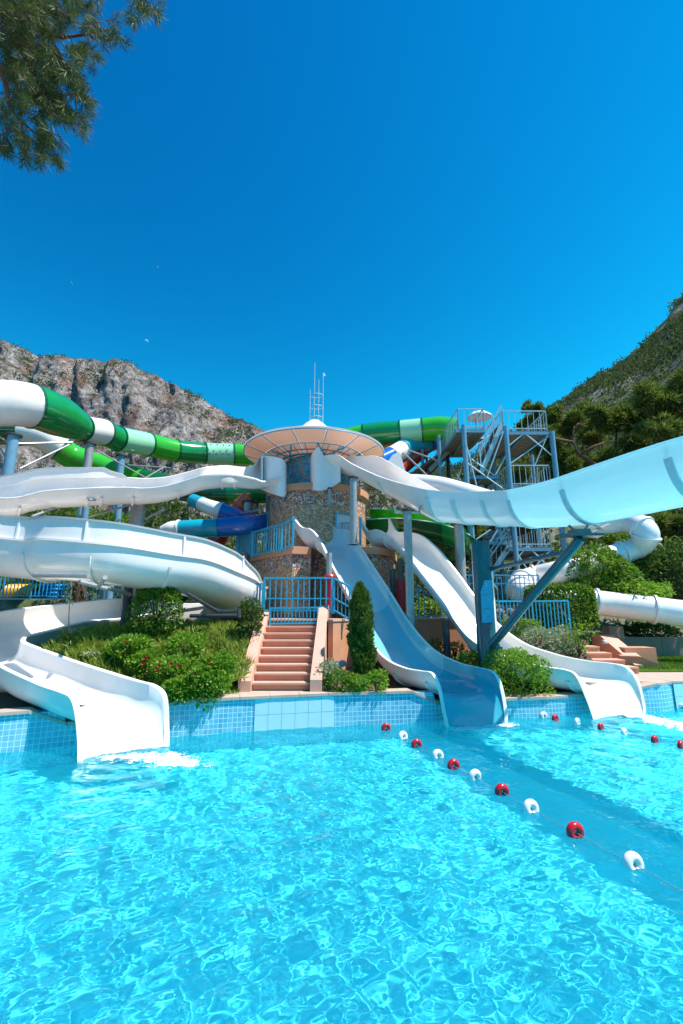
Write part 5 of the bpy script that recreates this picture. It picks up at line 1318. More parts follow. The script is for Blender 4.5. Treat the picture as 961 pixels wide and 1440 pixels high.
# crossed braces
mb = MB()
for a, b_, Y in (((653, 640), (690, 612), YF), ((653, 648), (711, 690), YF), ((655, 622), (672, 690), YF), ((712, 630), (738, 609), YF), ((738, 609), (776, 640), YF), ((714, 655), (774, 612), YF + .1), ((770, 612), (745, 672), YB), ((686, 669), (708, 607), YF - .1), ((655, 640), (695, 668), YF + .2), ((697, 668), (712, 640), YF),
                 ((715, 800), (742, 768), YF), ((742, 768), (775, 800), YF), ((722, 830), (778, 770), YF), ((722, 770), (760, 830), YF), ((655, 760), (700, 830), YF), ((700, 745), (655, 820), YF), ((685, 790), (716, 745), YF + .2), ((668, 760), (690, 745), YF), ((735, 830), (775, 790), YF), ((600, 668), (622, 620), YB), ((628, 640), (650, 680), YB), ((619, 690), (629, 640), YB), ((635, 700), (650, 655), YB - 1)):
    mb = MB(); mb.rod(P(*a, Y), P(*b_, Y), .032, 6); part('brace', mb, M['rail_pale'], sc)
um = thing('parasol', 'white parasol open on the upper landing of the stair tower', 'parasol', P(679, 600, 21.5))
c = P(674, 583, 21.5); mb = MB(); mb.lathe((c.x, c.y, c.z), [(.62, -.17), (.6, -.10), (.4, .06), (.2, .13), (.01, .17)], 10); part('canopy', mb, M['white_rim'], um, 10)
mb = MB(); mb.rod((c.x, c.y, c.z + .15), (c.x, c.y, zL), .025, 8); part('pole', mb, M['steel'], um)
mb = MB(); mb.lathe((c.x, c.y, zL), [(.01, .08), (.25, .07), (.27, 0)], 14); part('base', mb, M['concrete'], um)

# ================================================================== POOL THINGS
def float_mesh(m):
    mb = MB(); Rr, r = .060, .042; N, K = 28, 14
    a0, a1 = R(-80), R(258); 
    rings = []
    for i in range(N + 1):
        a = a0 + (a1 - a0) * i / N; c = V((0, cos(a) * Rr, sin(a) * Rr)); u_ = V((0, cos(a), sin(a)))
        rings.append([c + (u_ * cos(b_) + V((1, 0, 0)) * sin(b_) * 1.05) * r for b_ in [2 * pi * k / K for k in range(K)]])
    vs = [v for g in rings for v in g]; fs = []
    for i in range(N):
        for k in range(K): x = i * K + k; y = i * K + (k + 1) % K; fs.append((x, y, y + K, x + K))
    fs.append(tuple(range(K))[::-1]); fs.append(tuple(N * K + k for k in range(K)))
    me = bpy.data.meshes.new('ring_float'); me.from_pydata([tuple(v) for v in vs], [], fs); me.polygons.foreach_set('use_smooth', [True] * len(fs)); me.set_sharp_from_angle(angle=R(50)); me.materials.append(M[m]); return me
FM = {'w': float_mesh('white_float'), 'r': float_mesh('red_float')}
ordn = ['first', 'second', 'third', 'fourth', 'fifth', 'sixth', 'seventh']
def buoys(pxs, what, ropename, grp, pull):
    pts = [G(x, y, .03) for x, y, c in pxs]; cnt = {'w': 0, 'r': 0}; tot = {k: sum(1 for p in pxs if p[2] == k) for k in 'wr'}
    for i, ((x, y, c), p) in enumerate(zip(pxs, pts)):
        o = bpy.data.objects.new('ring_float', FM[c]); COL.objects.link(o); o.location = p
        d = pts[min(i + 1, len(pts) - 1)] - pts[max(i - 1, 0)]; s = 1.03 if what == 'nearer' else .95
        o.rotation_euler = (random.uniform(-.5, .5), random.uniform(-.15, .15), math.atan2(d.y, d.x) + random.uniform(-.25, .25)); o.scale = (s, s, s)
        nm = {'w': 'white', 'r': 'red'}[c]; k = cnt[c]; cnt[c] += 1
        finish(o, f"{ordn[k]} {nm} ring float along the {ropename}, counted from the pool wall", 'float', grp)
    ends = [pts[0] + (pts[0] - pts[1]) * pull[0]] + pts + [pts[-1] + (pts[-1] - pts[-2]) * pull[1]]
    rp = []
    for a, b_ in zip(ends[:-1], ends[1:]):
        for k in range(8): t_ = k / 8; q = a.lerp(b_, t_); rp.append(V((q.x, q.y + .012 * sin(t_ * 2 * pi), .03 - .012 * sin(pi * t_))))
    rp.append(ends[-1]); mb = MB(); mb.tube(rp, .0038, 6)
    solo('float_rope', mb, M['rope'], 'thin rope threaded through the ' + ('long diagonal line of floats nearer the camera' if what == 'nearer' else 'short line of floats near the white slide exit'), 'rope', smooth=60)
buoys([(543, 1024, 'r'), (567, 1036, 'w'), (586, 1047.5, 'r'), (616, 1063, 'w'), (638, 1077, 'r'), (668, 1092, 'w'), (706, 1113, 'r'), (747, 1137, 'w'), (809, 1170, 'r'), (891, 1215, 'w')], 'nearer', 'long diagonal rope', 'floats on the long rope', (1.0, 3.0))
buoys([(765, 1007, 'w'), (781, 1010.5, 'r'), (812, 1016, 'w'), (845, 1023, 'r'), (878, 1030.5, 'w'), (921, 1041, 'r'), (957, 1048.5, 'r')], 'farther', 'far right rope', 'floats on the far right rope', (.6, 6.0))
o = bpy.data.objects.new('ring_float', FM['w']); COL.objects.link(o); o.location = G(959, 995, .03); o.rotation_euler = (0, 0, 1); finish(o, 'lone white ring float by the pool wall at the right edge', 'float')
# foam where the slides meet the water
mfo, nt, b = newmat('white_foam'); b.inputs['Base Color'].default_value = (.85, .92, .95, 1); b.inputs['Roughness'].default_value = .6
def foam(label, path, n, spread, lift, seed):
    r = np.random.default_rng(seed); pts = np.array([tuple(G(x, y, .01)) for x, y, *_ in path]); wds = np.array([p[2] for p in path])
    t_ = r.random(n) ** .9 * (len(path) - 1); i = np.minimum(t_.astype(int), len(path) - 2); f = (t_ - i)[:, None]
    c = pts[i] * (1 - f) + pts[i + 1] * f; wd = (wds[i] * (1 - f[:, 0]) + wds[i + 1] * f[:, 0])
    c[:, :2] += r.normal(0, 1, (n, 2)) * wd[:, None] * .5
    dn = fbm(c[:, 0] * 5, c[:, 1] * 5, 4, seed); c = c[dn > .42]; n = len(c); wd = wd[dn > .42]
    c[:, 2] = .012 + np.abs(r.normal(0, 1, n)) * lift * (.3 + r.random(n))
    s = .010 + .020 * r.random(n) ** 2
    nn = min(len(c), 2500); c = c[:nn]; n = nn; s = .004 + .007 * r.random(n) ** 2
    o8 = np.array([(1, 0, 0), (-1, 0, 0), (0, 1, 0), (0, -1, 0), (0, 0, .8), (0, 0, -.8)])
    Vv = (c[:, None, :] + o8[None] * s[:, None, None]).reshape(-1, 3)
    fc = np.array([(0, 2, 4), (2, 1, 4), (1, 3, 4), (3, 0, 4), (2, 0, 5), (1, 2, 5), (3, 1, 5), (0, 3, 5)])
    Ff = (np.arange(n)[:, None, None] * 6 + fc[None]).reshape(-1, 3)
    # ragged sheet of froth
    gn, gm_ = 420, 110; tt = np.linspace(0, len(path) - 1, gn); ii = np.minimum(tt.astype(int), len(path) - 2); ff = tt - ii
    cc = pts[ii] * (1 - ff)[:, None] + pts[ii + 1] * ff[:, None]; wv = wds[ii] * (1 - ff) + wds[ii + 1] * ff
    tg = np.gradient(cc, axis=0); tg /= np.linalg.norm(tg, axis=1)[:, None] + 1e-9; sd_ = np.stack([-tg[:, 1], tg[:, 0]], -1)
    q = np.linspace(-1.6, 1.6, gm_); Xf = cc[:, None, 0] + sd_[:, None, 0] * q[None] * wv[:, None]; Yf = cc[:, None, 1] + sd_[:, None, 1] * q[None] * wv[:, None]
    nz = fbm(Xf * 7, Yf * 7, 6, seed + 2, .65); fo = np.exp(-(q[None] ** 2) * .9) * np.minimum(1, np.minimum(np.arange(gn), (gn - 1 - np.arange(gn))) / 40.)[:, None]
    dens_ = nz * .9 + fo * .42
    Zf = .006 + lift * 1.2 * fo * fbm(Xf * 14, Yf * 14, 4, seed + 6)
    base_n = len(Vv); Gv = np.stack([Xf, Yf, Zf], -1).reshape(-1, 3); g_ = np.arange(gn * gm_).reshape(gn, gm_)
    Q = np.stack([g_[:-1, :-1], g_[:-1, 1:], g_[1:, 1:], g_[1:, :-1]], -1).reshape(-1, 4); kp = dens_[:-1, :-1].reshape(-1) > .70
    Q = Q[kp]; T3 = np.concatenate([Q[:, [0, 1, 2]], Q[:, [0, 2, 3]]])
    Vv = np.concatenate([Vv, Gv]); Ff = np.concatenate([Ff, T3 + base_n])
    finish(raw('foam', Vv, Ff, mfo, None, 180), label, 'foam', None, 'stuff')
foam('white foam spreading from the mouth of the helix slide', [(135, 1068, .1), (180, 1064, .20), (232, 1067, .30), (290, 1078, .14)], 16000, 1, .018, 1)
foam('white foam thrown from the mouth of the white slide', [(858, 1003, .22), (890, 1006, .3), (925, 1014, .34), (975, 1024, .42), (1060, 1036, .5)], 34000, 1, .05, 2)
foam('thin foam at the mouth of the blue slide', [(632, 1027, .10), (670, 1024, .14), (700, 1021, .14), (725, 1019, .10)], 2500, 1, .012, 3)
# ring piles behind the far left fence
yr = thing('ring_pile', 'pile of yellow swim rings behind the far left fence', 'swim rings', P(28, 840, 21.2))
for k in range(9):
    c = P(14 + 4.6 * k, 830 - 3 * sin(k), 21.2); mb = MB(); mb.tube([(c.x + .08 * sin(a_), c.y + .42 * cos(a_), 2.98 + .28 + .30 * sin(a_)) for a_ in np.linspace(0, 2 * pi, 17)], .09, 8, False); part('swim_ring', mb, M['yellow'], yr)
yb = thing('ring_pile', 'stack of blue swim rings behind the far left fence', 'swim rings', P(80, 840, 21.2))
for k in range(6):
    for j in range(4 - (k in (0, 5)) * 2):
        c = P(56 + 11 * k, 835, 21.3 + .2 * (k % 2)); mb = MB(); mb.tube([(c.x + .30 * cos(a_), c.y + .3 * sin(a_), 3.05 + .17 * j) for a_ in np.linspace(0, 2 * pi, 17)], .085, 8, False); part('swim_ring', mb, M['tube_blue'], yb)
q = thing('awning', 'red orange awning glimpsed under the middle coil at far left', 'awning', P(80, 805, 22)); mb = MB(); mb.prism([(P(58, 800, 23).x, 23), (P(108, 800, 23).x, 23), (P(104, 800, 25).x, 25), (P(70, 800, 25).x, 25)], [P(58, 801, 23).z, P(108, 806, 23).z, P(108, 806, 23).z, P(58, 801, 23).z], [z_ + .1 for z_ in [P(58, 801, 23).z, P(108, 806, 23).z, P(108, 806, 23).z + .3, P(58, 801, 23).z + .3]]); part('canvas', mb, M['red_orange'], q)
for px in (62, 104): share('pole', bal_mesh('rail_pale'), q, (P(px, 840, 23.2).x, 23.2, 2.9), None, (.05, .05, 1.5))

# ================================================================== PLANTS
# shrubs on the hill behind: one mass
r = np.random.default_rng(77); nS = 3600
hx = r.uniform(-48, 60, nS); hy = 26 + 48 * r.random(nS) ** 1.3; hz = hgt(hx, hy)
kp = fbm(hx * .12, hy * .12, 4, 31) > .40; hx, hy, hz = hx[kp], hy[kp], hz[kp]; nS = len(hx); s_ = (.45 + 1.0 * r.random(nS) ** 2) * (.8 + .012 * hy)
K = 44; off = r.normal(0, .45, (nS, K, 3)) * s_[:, None, None]; off[:, :, 2] = np.abs(off[:, :, 2]) * 1.1
C = (np.stack([hx, hy, hz], -1)[:, None, :] + off).reshape(-1, 3); nr = off.reshape(-1, 3) / (np.linalg.norm(off.reshape(-1, 3), axis=1)[:, None] + 1e-6)
M['hill_leaf'] = leafmat('hillside_leaf', (.025, .05, .012), (.055, .095, .02), (.12, .16, .04), .25, .1)
finish(leafcloud('hillside_shrubs', C, np.repeat(.26 * s_ + .06, K), M['hill_leaf'], None, .7, nr, .3), 'green and dark shrubs covering the hill behind the slides', 'shrubs', None, 'stuff')

def tree(name, label, base, blobs, n, size, m, bark, tr=.22, group=None, aspect=.2, seed=0, up=.15, limbs=True):
    """blobs: (centre, radius) list; each blob is a cluster of leaf clumps joined to the trunk by a limb"""
    t = thing(name, label, 'tree', base, group); base = V(base); r = np.random.default_rng(seed)
    tot = sum(b[1][0] * b[1][2] for b in blobs); allC = []; allN = []
    for c, rad in blobs:
        k = int(n * rad[0] * rad[2] / tot); sub_n = max(5, int(9 * rad[0]))
        cc = r.normal(size=(sub_n, 3)); cc /= np.linalg.norm(cc, axis=1)[:, None]; cc *= (r.random(sub_n) ** .4)[:, None] * .85
        for q in cc:
            kk = max(8, k // sub_n); d = r.normal(size=(kk, 3)); d /= np.linalg.norm(d, axis=1)[:, None]; d[:, 2] = np.where(d[:, 2] < -.3, -d[:, 2], d[:, 2])
            rr = .34 * (.6 + .6 * r.random()) * np.array(rad); allC.append(np.array(c) + q * np.array(rad) + d * rr * (.55 + .45 * r.random(kk))[:, None]); allN.append(d)
    leafcloud('crown', np.concatenate(allC), size, m, t, aspect, np.concatenate(allN) * .8, up)
    topc = V(blobs[0][0]); h = max(b[0][2] for b in blobs)
    tp = [base + V((0, 0, -.3)), base.lerp(topc, .35) + V((.2, 0, .2)), base.lerp(topc, .7) + V((-.15, 0, .1)), topc]
    mb = MB(); mb.tube(tp, [tr, tr * .8, tr * .55, tr * .2], 9); part('trunk', mb, bark, t, 180)
    if limbs:
        for i, (c, rad) in enumerate(blobs[1:]):
            f = .35 + .5 * random.random(); st_ = tp[1].lerp(tp[2], f); md = st_.lerp(V(c), .5) + V((random.uniform(-.3, .3), random.uniform(-.3, .3), random.uniform(-.3, .1)))
            mb = MB(); mb.tube([st_, md, V(c)], [tr * .45, tr * .3, tr * .08], 7); part('limb', mb, bark, t, 180)
            for j in range(3):
                e_ = V(c) + V((random.uniform(-1, 1) * rad[0], random.uniform(-1, 1) * rad[1], random.uniform(-.3, .8) * rad[2])) * .8; mb = MB(); mb.tube([md.lerp(V(c), .3 + .2 * j), e_], [tr * .16, tr * .04], 5); part('twig', mb, bark, t, 180)
    return t
def blob(px, py, Y, rx, ry, dy=None):
    k = Y / .97 / F; return (P(px, py, Y), (rx * k, (dy or rx * k * .9), ry * k))
pines = [
 ('rounded pine with its crown just right of the upper stair landing', (800, 740, 30), [(800, 600, 26, 24), (775, 590, 22, 18), (825, 588, 24, 18), (765, 625, 26, 22), (800, 650, 30, 20), (838, 615, 22, 22), (780, 680, 24, 20), (752, 580, 10, 16)], 21000),
 ('pine with bare reddish limbs showing above the wide white flume', (850, 760, 27), [(868, 600, 34, 26), (850, 650, 22, 14), (895, 632, 30, 22), (840, 590, 22, 18), (905, 590, 28, 22), (815, 655, 14, 12)], 20000),
 ('tall dark pine filling the right edge below the wooded mountain', (940, 770, 25), [(935, 565, 34, 26), (960, 535, 26, 24), (985, 580, 36, 34), (925, 605, 32, 20), (905, 560, 24, 20), (960, 610, 34, 24), (1000, 640, 40, 30)], 22000),
 ('small slim pine sticking up behind the railed top landing', (742, 700, 34), [(741, 572, 5, 12), (744, 590, 8, 9), (739, 600, 8, 10)], 2200),
 ('dark pine behind the stair tower', (735, 800, 29), [(735, 700, 26, 30), (700, 720, 26, 26), (745, 750, 30, 30), (690, 760, 30, 26), (740, 660, 18, 22)], 13000),
 ('low dark tree behind the green flume and thin blue post', (610, 820, 27), [(600, 720, 26, 22), (640, 700, 24, 26), (660, 740, 26, 24), (570, 740, 24, 20)], 9000),
 ('shadowed pine to the right behind the looping white tube', (915, 800, 24), [(925, 735, 36, 24), (960, 760, 34, 26), (890, 700, 20, 14), (985, 725, 34, 26)], 12000)]
for k, (lab, b_, bl_, n) in enumerate(pines):
    bp = P(*b_); bp.z = float(hgt(np.array(bp.x), np.array(bp.y))) - .1
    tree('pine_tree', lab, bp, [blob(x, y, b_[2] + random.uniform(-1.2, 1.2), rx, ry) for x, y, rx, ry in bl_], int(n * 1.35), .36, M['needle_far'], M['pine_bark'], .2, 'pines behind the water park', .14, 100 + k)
# bare limbs on the second pine
lm = thing('dead_branch', 'bare forked reddish pine branch above the rim of the wide white flume', 'branch', P(860, 660, 25.5))
for a in ([(862, 668, 25.5), (840, 655, 25.5), (815, 640, 25.4), (806, 622, 25.3), (808, 600, 25.3)], [(806, 622, 25.3), (780, 617, 25.5), (762, 612, 25.8)], [(815, 640, 25.4), (835, 628, 25.3), (850, 622, 25.2)], [(808, 605, 25.3), (814, 596, 25.2), (820, 598, 25.2)]):
    mb = MB(); mb.tube([P(*q) for q in a], [.13, .11, .09, .06, .03][:len(a)] if len(a) > 3 else [.10, .08, .04], 7); part('branch', mb, M['pine_bark'], lm, 180)

def pb(name, label, cat, px, py, Y, rx, ry, n, size, m, **k):
    kk = Y / .98 / F; return bush(name, label, cat, tuple(P(px, py, Y)), (rx * kk, rx * kk * .8, ry * kk), n, size, M[m], **k)
# left planting bed
r = np.random.default_rng(5)
def bedpts(n, x0, x1, f0, f1, seed):
    r = np.random.default_rng(seed); x = r.uniform(x0, x1, n); y0 = np.interp(x, lx, ly) + .3; y = y0 + (13.0 - y0) * (f0 + (f1 - f0) * r.random(n)); return x, y, lbed(x, y)
n = 30000
x, y, z = bedpts(n, -7.0, -2.25, .12, 1.1, 6)
xi = np.floor(x / .22); yi = np.floor(y / .22); hsh = np.sin(xi * 12.9898 + yi * 78.233) * 43758.5; hsh = hsh - np.floor(hsh)
rimx = np.array([p.x for p in lowI[5:13]]); rimy = np.array([p.y for p in lowI[5:13]]); ok = (y > np.interp(x, rimx, rimy) + .34) & (x > rimx[0] + .1) & (hsh > .08); x, y, z, xi, yi, hsh = [q[ok] for q in (x, y, z, xi, yi, hsh)]; n = len(x)
cx_, cy_ = (xi + .5 + (hsh - .5) * .6) * .22, (yi + .5) * .22
x = cx_ + r.normal(0, .035, n); y = cy_ + r.normal(0, .035, n); z = lbed(x, y) + .10 + .16 * hsh
a_ = r.random(n) * 6.283; el = .25 + .9 * r.random(n)
dirs = np.stack([np.cos(a_) * (1.05 - el * .6), np.sin(a_) * (1.05 - el * .6), el], -1)
finish(leafcloud('strap_leaf_plants', np.stack([x, y, z], -1), .34 * (.7 + .6 * r.random(n)), M['leaf_strap'], None, .085, dirs=dirs, droop=.12), 'massed strap leaved plants filling the left bed up to the stairs', 'plants', None, 'stuff')
n = 9000; x, y, z = bedpts(n, -7.0, -2.2, .02, .9, 8); kq = ((y > np.interp(x, rimx, rimy) + .12) | (x > rimx[-1] + .12)) & (x > rimx[0] + .1); x, y, z = x[kq], y[kq], z[kq]; n = len(x)
finish(leafcloud('bed_ground_cover', np.stack([x, y, z + .06 * r.random(n)], -1), .07, M['leaf'], None, .6, up=1.2), 'low green leaves between the plants of the left bed', 'ground cover', None, 'stuff')
hb = [(166, 926, 10.6, 22, 12, 4, 'front hibiscus bush nearest the lip of the helix slide'), (206, 930, 10.4, 25, 15, 4, 'hibiscus bush second from the helix slide with red flowers'), (246, 942, 10.0, 30, 20, 5, 'bright hibiscus bush with red flowers at the middle of the left bed'), (288, 955, 9.95, 30, 22, 1, 'low bright bush at the coping near the stair landing'),
      (306, 935, 10.1, 24, 16, 1, 'hibiscus bush beside the left cheek wall of the stairs'), (252, 965, 9.75, 22, 12, 0, 'low green bush at the coping right of the slide mouth'), (262, 905, 10.6, 30, 14, 0, 'leafy green bush in the middle row of the left bed'), (182, 905, 10.5, 28, 12, 1, 'small green bush in the middle row near the spider plants')]
for k, (px, py, Y, rx, ry, nf, lab) in enumerate(hb): pb('hibiscus_bush', lab, 'bush', px, py, Y, rx, ry, 2600, .062, 'leaf_bright', flowers=nf, flower_mat=M['flower_red'], aspect=.62, group='bushes along the left coping', seed=40 + k)
pb('tall_shrub', 'tall loose dark shrub under the middle white coil', 'shrub', 222, 842, 11.7, 36, 30, 4200, .085, 'leaf', aspect=.5)
pb('tall_shrub', 'small dark shrub between the right end of the coil and the stairs', 'shrub', 352, 868, 12.3, 18, 24, 1800, .08, 'leaf_dark')
def rosette(label, px, py, Y, n, L, m, name='spider_plant'):
    c = P(px, py, Y); t = thing(name, label, 'plant', c); 
    for k in range(n):
        a = 2 * pi * k / n + random.uniform(-.2, .2); e = random.uniform(.35, 1.15); d = V((cos(a), sin(a), 0)); w_ = L * .045; s = V((-d.y, d.x, 0)) * w_
        p0 = c; p1 = c + d * L * .45 * cos(e * .6) + V((0, 0, L * .5 * sin(e))); p2 = c + d * L * .8 * cos(e * .5) + V((0, 0, L * .55 * sin(e))); p3 = c + d * L + V((0, 0, L * .30 * e))
        mb = MB(); mb.add([p0 - s * .6, p0 + s * .6, p1 + s, p1 - s, p2 + s * .7, p2 - s * .7, p3], [(0, 1, 2, 3), (3, 2, 4, 5), (5, 4, 6)]); part('leaf', mb, M[m], t, 0)
rosette('pale spiky rosette plant at the left edge of the bed', 100, 893, 10.9, 22, .32, 'leaf_grey')
rosette('pale spider plant lower in the left bed near the slide wall', 124, 925, 10.35, 24, .30, 'leaf_grey')
0 and rosette('grey green spiky plant against the inner rim of the helix slide', 75, 908, 10.3, 20, .28, 'leaf_grey')
rosette('dark agave with long blades among the shrubs at the right edge', 938, 778, 20, 26, 1.3, 'leaf_dark', 'agave')
rosette('dark agave between the white tube bend and the right edge', 890, 800, 20.5, 22, 1.1, 'leaf_dark', 'agave')
sp2 = thing('sapling', 'thin dark sapling stem with a few leaves rising from the left bed', 'sapling', P(97, 905, 10.4)); mb = MB(); mb.tube([P(98, 908, 10.4), P(97, 870, 10.4), P(99, 832, 10.4)], [.014, .011, .006], 6); part('stem', mb, M['trunk'], sp2, 180)
tp3 = np.array([tuple(P(97 + random.uniform(-7, 7), random.uniform(826, 850), 10.4 + random.uniform(-.1, .1))) for _ in range(46)]); leafcloud('leaves', tp3, .055, M['leaf'], sp2, .45)
tkp = thing('palm_trunk', 'dark rough trunk behind the left bed in front of the blue fence', 'trunk', P(112, 850, 17)); mb = MB(); a, b_ = P(112, 846, 15.5), P(112, 806, 15.5); mb.tube([a - V((0, 0, .8)), a, a.lerp(b_, .5), b_ + V((0, 0, .3))], [.24, .22, .2, .19], 14); part('trunk', mb, M['trunk'], tkp, 180)
tp3 = np.array([tuple(P(random.choice([96, 104, 122, 128]) + random.uniform(-6, 6), random.uniform(815, 848), 15.3)) for _ in range(160)]); leafcloud('sucker_leaves', tp3, .12, M['leaf_dark'], tkp, .4)
# conifer
cf = thing('conifer', 'narrow columnar conifer between the terracotta stairs and the blue slide', 'conifer', P(511, 965, 11.25))
cb = P(511, 965, 11.25); ct = P(506, 821, 11.25); Hc = ct.z - cb.z; n = 17000; r = np.random.default_rng(9)
tt = r.random(n) ** .85; prof = np.interp(tt, [0, .10, .25, .5, .75, .9, 1], [.10, .20, .25, .27, .21, .13, .02]); lump = .78 + .38 * fbm(tt * 14, r.random(n) * 0 + 1, 3, 3)
an = r.random(n) * 6.283; lob = 1 + .16 * np.sin(an * 3 + tt * 9) + .85 * (fbm(an * 2.2, tt * 17, 3, 8) - .5); rr = prof * lob * (1 - .45 * r.random(n) ** 2.2)
C = np.stack([cb.x + (ct.x - cb.x) * tt + np.cos(an) * rr, cb.y + np.sin(an) * rr, cb.z + .16 + (Hc - .16) * tt], -1)
leafcloud('foliage', C, .066, M['leaf_conifer'], cf, .5, np.stack([np.cos(an), np.sin(an), an * 0 + .9], -1), .5); mb = MB(); mb.tube([cb - V((0, 0, .1)), cb + V((0, 0, .5)), ct - V((0, 0, .3))], [.06, .05, .015], 8); part('trunk', mb, M['trunk'], cf, 180)
for k in range(7):
    a = k * .9; mb = MB(); z = cb.z + .3 + .28 * k; mb.tube([(cb.x, cb.y, z), (cb.x + .16 * cos(a), cb.y + .16 * sin(a), z + .25)], [.016, .006], 5); part('branch', mb, M['trunk'], cf, 180)
for k, (px, py, Y, rx, ry, n, m, lab) in enumerate([(462, 945, 10.9, 14, 16, 700, 'leaf_grey', 'pale leaved plant at the foot of the right cheek wall'), (478, 957, 10.75, 24, 12, 1300, 'leaf', 'low green plant on the coping left of the conifer'), (500, 960, 10.7, 18, 9, 900, 'leaf_bright', 'bright low plant in front of the conifer'), (530, 955, 10.8, 16, 13, 700, 'leaf_bright', 'small bright plant right of the conifer foot'), (448, 955, 10.8, 12, 8, 400, 'leaf_bright', 'tiny plant at the foot of the stairs'),
                                     (725, 950, 11.95, 44, 37, 9500, 'leaf_bright', 'large round bright green bush between the two racing slides'), (674, 934, 12.6, 32, 17, 3200, 'leaf_bright', 'bright green bush behind the rim of the blue slide'), (618, 915, 13.9, 20, 14, 900, 'leaf', 'thin dry shrub against the retaining wall'), (640, 915, 13.9, 12, 12, 500, 'leaf', 'thin shrub next to the brown slide post'),
                                     (757, 897, 13.9, 30, 16, 2600, 'leaf_grey', 'variegated pale shrub behind the white slide'), (790, 898, 14.0, 22, 16, 1800, 'leaf_grey', 'second variegated shrub beside the leafy sapling'), (722, 878, 14.2, 18, 12, 800, 'leaf', 'green shrub in front of the low blue fence'), (745, 880, 14.3, 16, 10, 700, 'leaf_bright', 'light green shrub in front of the low blue fence'),
                                     (612, 858, 17.5, 34, 14, 1500, 'leaf_bright', 'sunlit shrub behind the railing between the racing slides'), (560, 858, 17.0, 18, 14, 900, 'leaf', 'shrub behind the railing near the red padded post'),
                                     (845, 800, 17.6, 48, 30, 5200, 'leaf', 'brownish green shrub in front of the looping white tube'), (905, 805, 18.6, 44, 34, 5200, 'leaf_dark', 'dark shrub right of the looping white tube'), (955, 800, 18.2, 40, 36, 4400, 'leaf_dark', 'dark shrub at the right edge above the white tube'), (875, 765, 20.5, 26, 24, 2200, 'leaf', 'shrub behind the bend of the white tube'), (895, 828, 17.0, 42, 8, 1600, 'leaf_bright', 'low light green hedge just above the white tube'),
                                     (912, 886, 18.9, 34, 8, 1500, 'leaf_dark', 'dark low shrub on top of the grey garden wall'), (835, 760, 21, 26, 24, 2200, 'leaf', 'green shrub seen under the wide white flume beside the strut head'),
                                     (145, 735, 19, 40, 20, 1800, 'leaf', 'green shrub glimpsed between the white coils at left'), (60, 720, 22, 50, 18, 1800, 'leaf', 'shrub between the coils near the left edge'), (235, 722, 20, 34, 22, 1800, 'leaf_dark', 'dark shrub left of the turquoise tube')]):
    big = Y > 16; pb('shrub', lab, 'shrub', px, py, Y, rx, ry, n, .06 if not big else .13, m, aspect=.55, seed=300 + k)
# leafy sapling by the right stairs
sp2 = thing('sapling', 'young leafy sapling with broad leaves left of the right hand steps', 'sapling', P(815, 925, 13.6))
for k in range(5):
    x_ = 808 + 5 * k; mb = MB(); mb.tube([P(814, 925, 13.6), P(x_, 895, 13.6), P(x_ + 4 * (k - 2), 872 + 4 * abs(k - 2), 13.6)], [.018, .012, .005], 6); part('stem', mb, M['trunk'], sp2, 180)
tp3 = np.array([tuple(P(815 + random.gauss(0, 10), random.uniform(872, 920), 13.6 + random.uniform(-.2, .2))) for _ in range(170)]); leafcloud('leaves', tp3, .12, M['leaf_bright'], sp2, .45)
# box hedge
hg = thing('box_hedge', 'clipped rounded box hedge in front of the white tube', 'hedge', P(788, 885, 15.5)); c = P(788, 853, 15.75); hw, hd_, hh_ = 41 / F * 16.0, .45, 27 / F * 16.0
r = np.random.default_rng(12); n = 11000; q = r.uniform(-1, 1, (n, 3)); ax_ = r.integers(0, 3, n); sg_ = np.where(r.random(n) < .5, -1, 1); q[np.arange(n), ax_] = sg_ * (1 - .12 * r.random(n) ** 2)
e4 = (np.abs(q) ** 5).sum(1) ** (1 / 5.); q = q / np.maximum(e4, .8)[:, None] * (.97 + .06 * r.random(n))[:, None]; Ns = q / np.linalg.norm(q, axis=1)[:, None]
leafcloud('foliage', np.array(c) + q * np.array((hw, hd_, hh_)), .10, M['leaf'], hg, .6, Ns, .2)
mb = MB()
for k in range(4): mb.rod((c.x - hw * .7 + k * hw * .45, c.y, 1.6), (c.x - hw * .7 + k * hw * .45, c.y, c.z), .04, 6)
part('stems', mb, M['trunk'], hg)['kind'] = 'stuff'
# rocks by the conifer
for k, (px, py, Y, s, lab) in enumerate([(472, 936, 11.3, .13, 'pale rock beside the conifer, left of the two'), (482, 933, 11.5, .11, 'pale rock beside the conifer, right of the two'), (850, 903, 15.8, .10, 'grey rock at the head of the right hand steps')]):
    mb = MB(); mb.lathe(P(px, py, Y), [(.01, -s * .7), (s * .9, -s * .5), (s, 0), (s * .7, s * .5), (.01, s * .7)], 9); mb.v = [(x + random.uniform(-.18, .18) * s, y + random.uniform(-.18, .18) * s, z + random.uniform(-.15, .15) * s) for x, y, z in mb.v]; solo('rock', mb, M['concrete'], lab, 'rock', smooth=25)

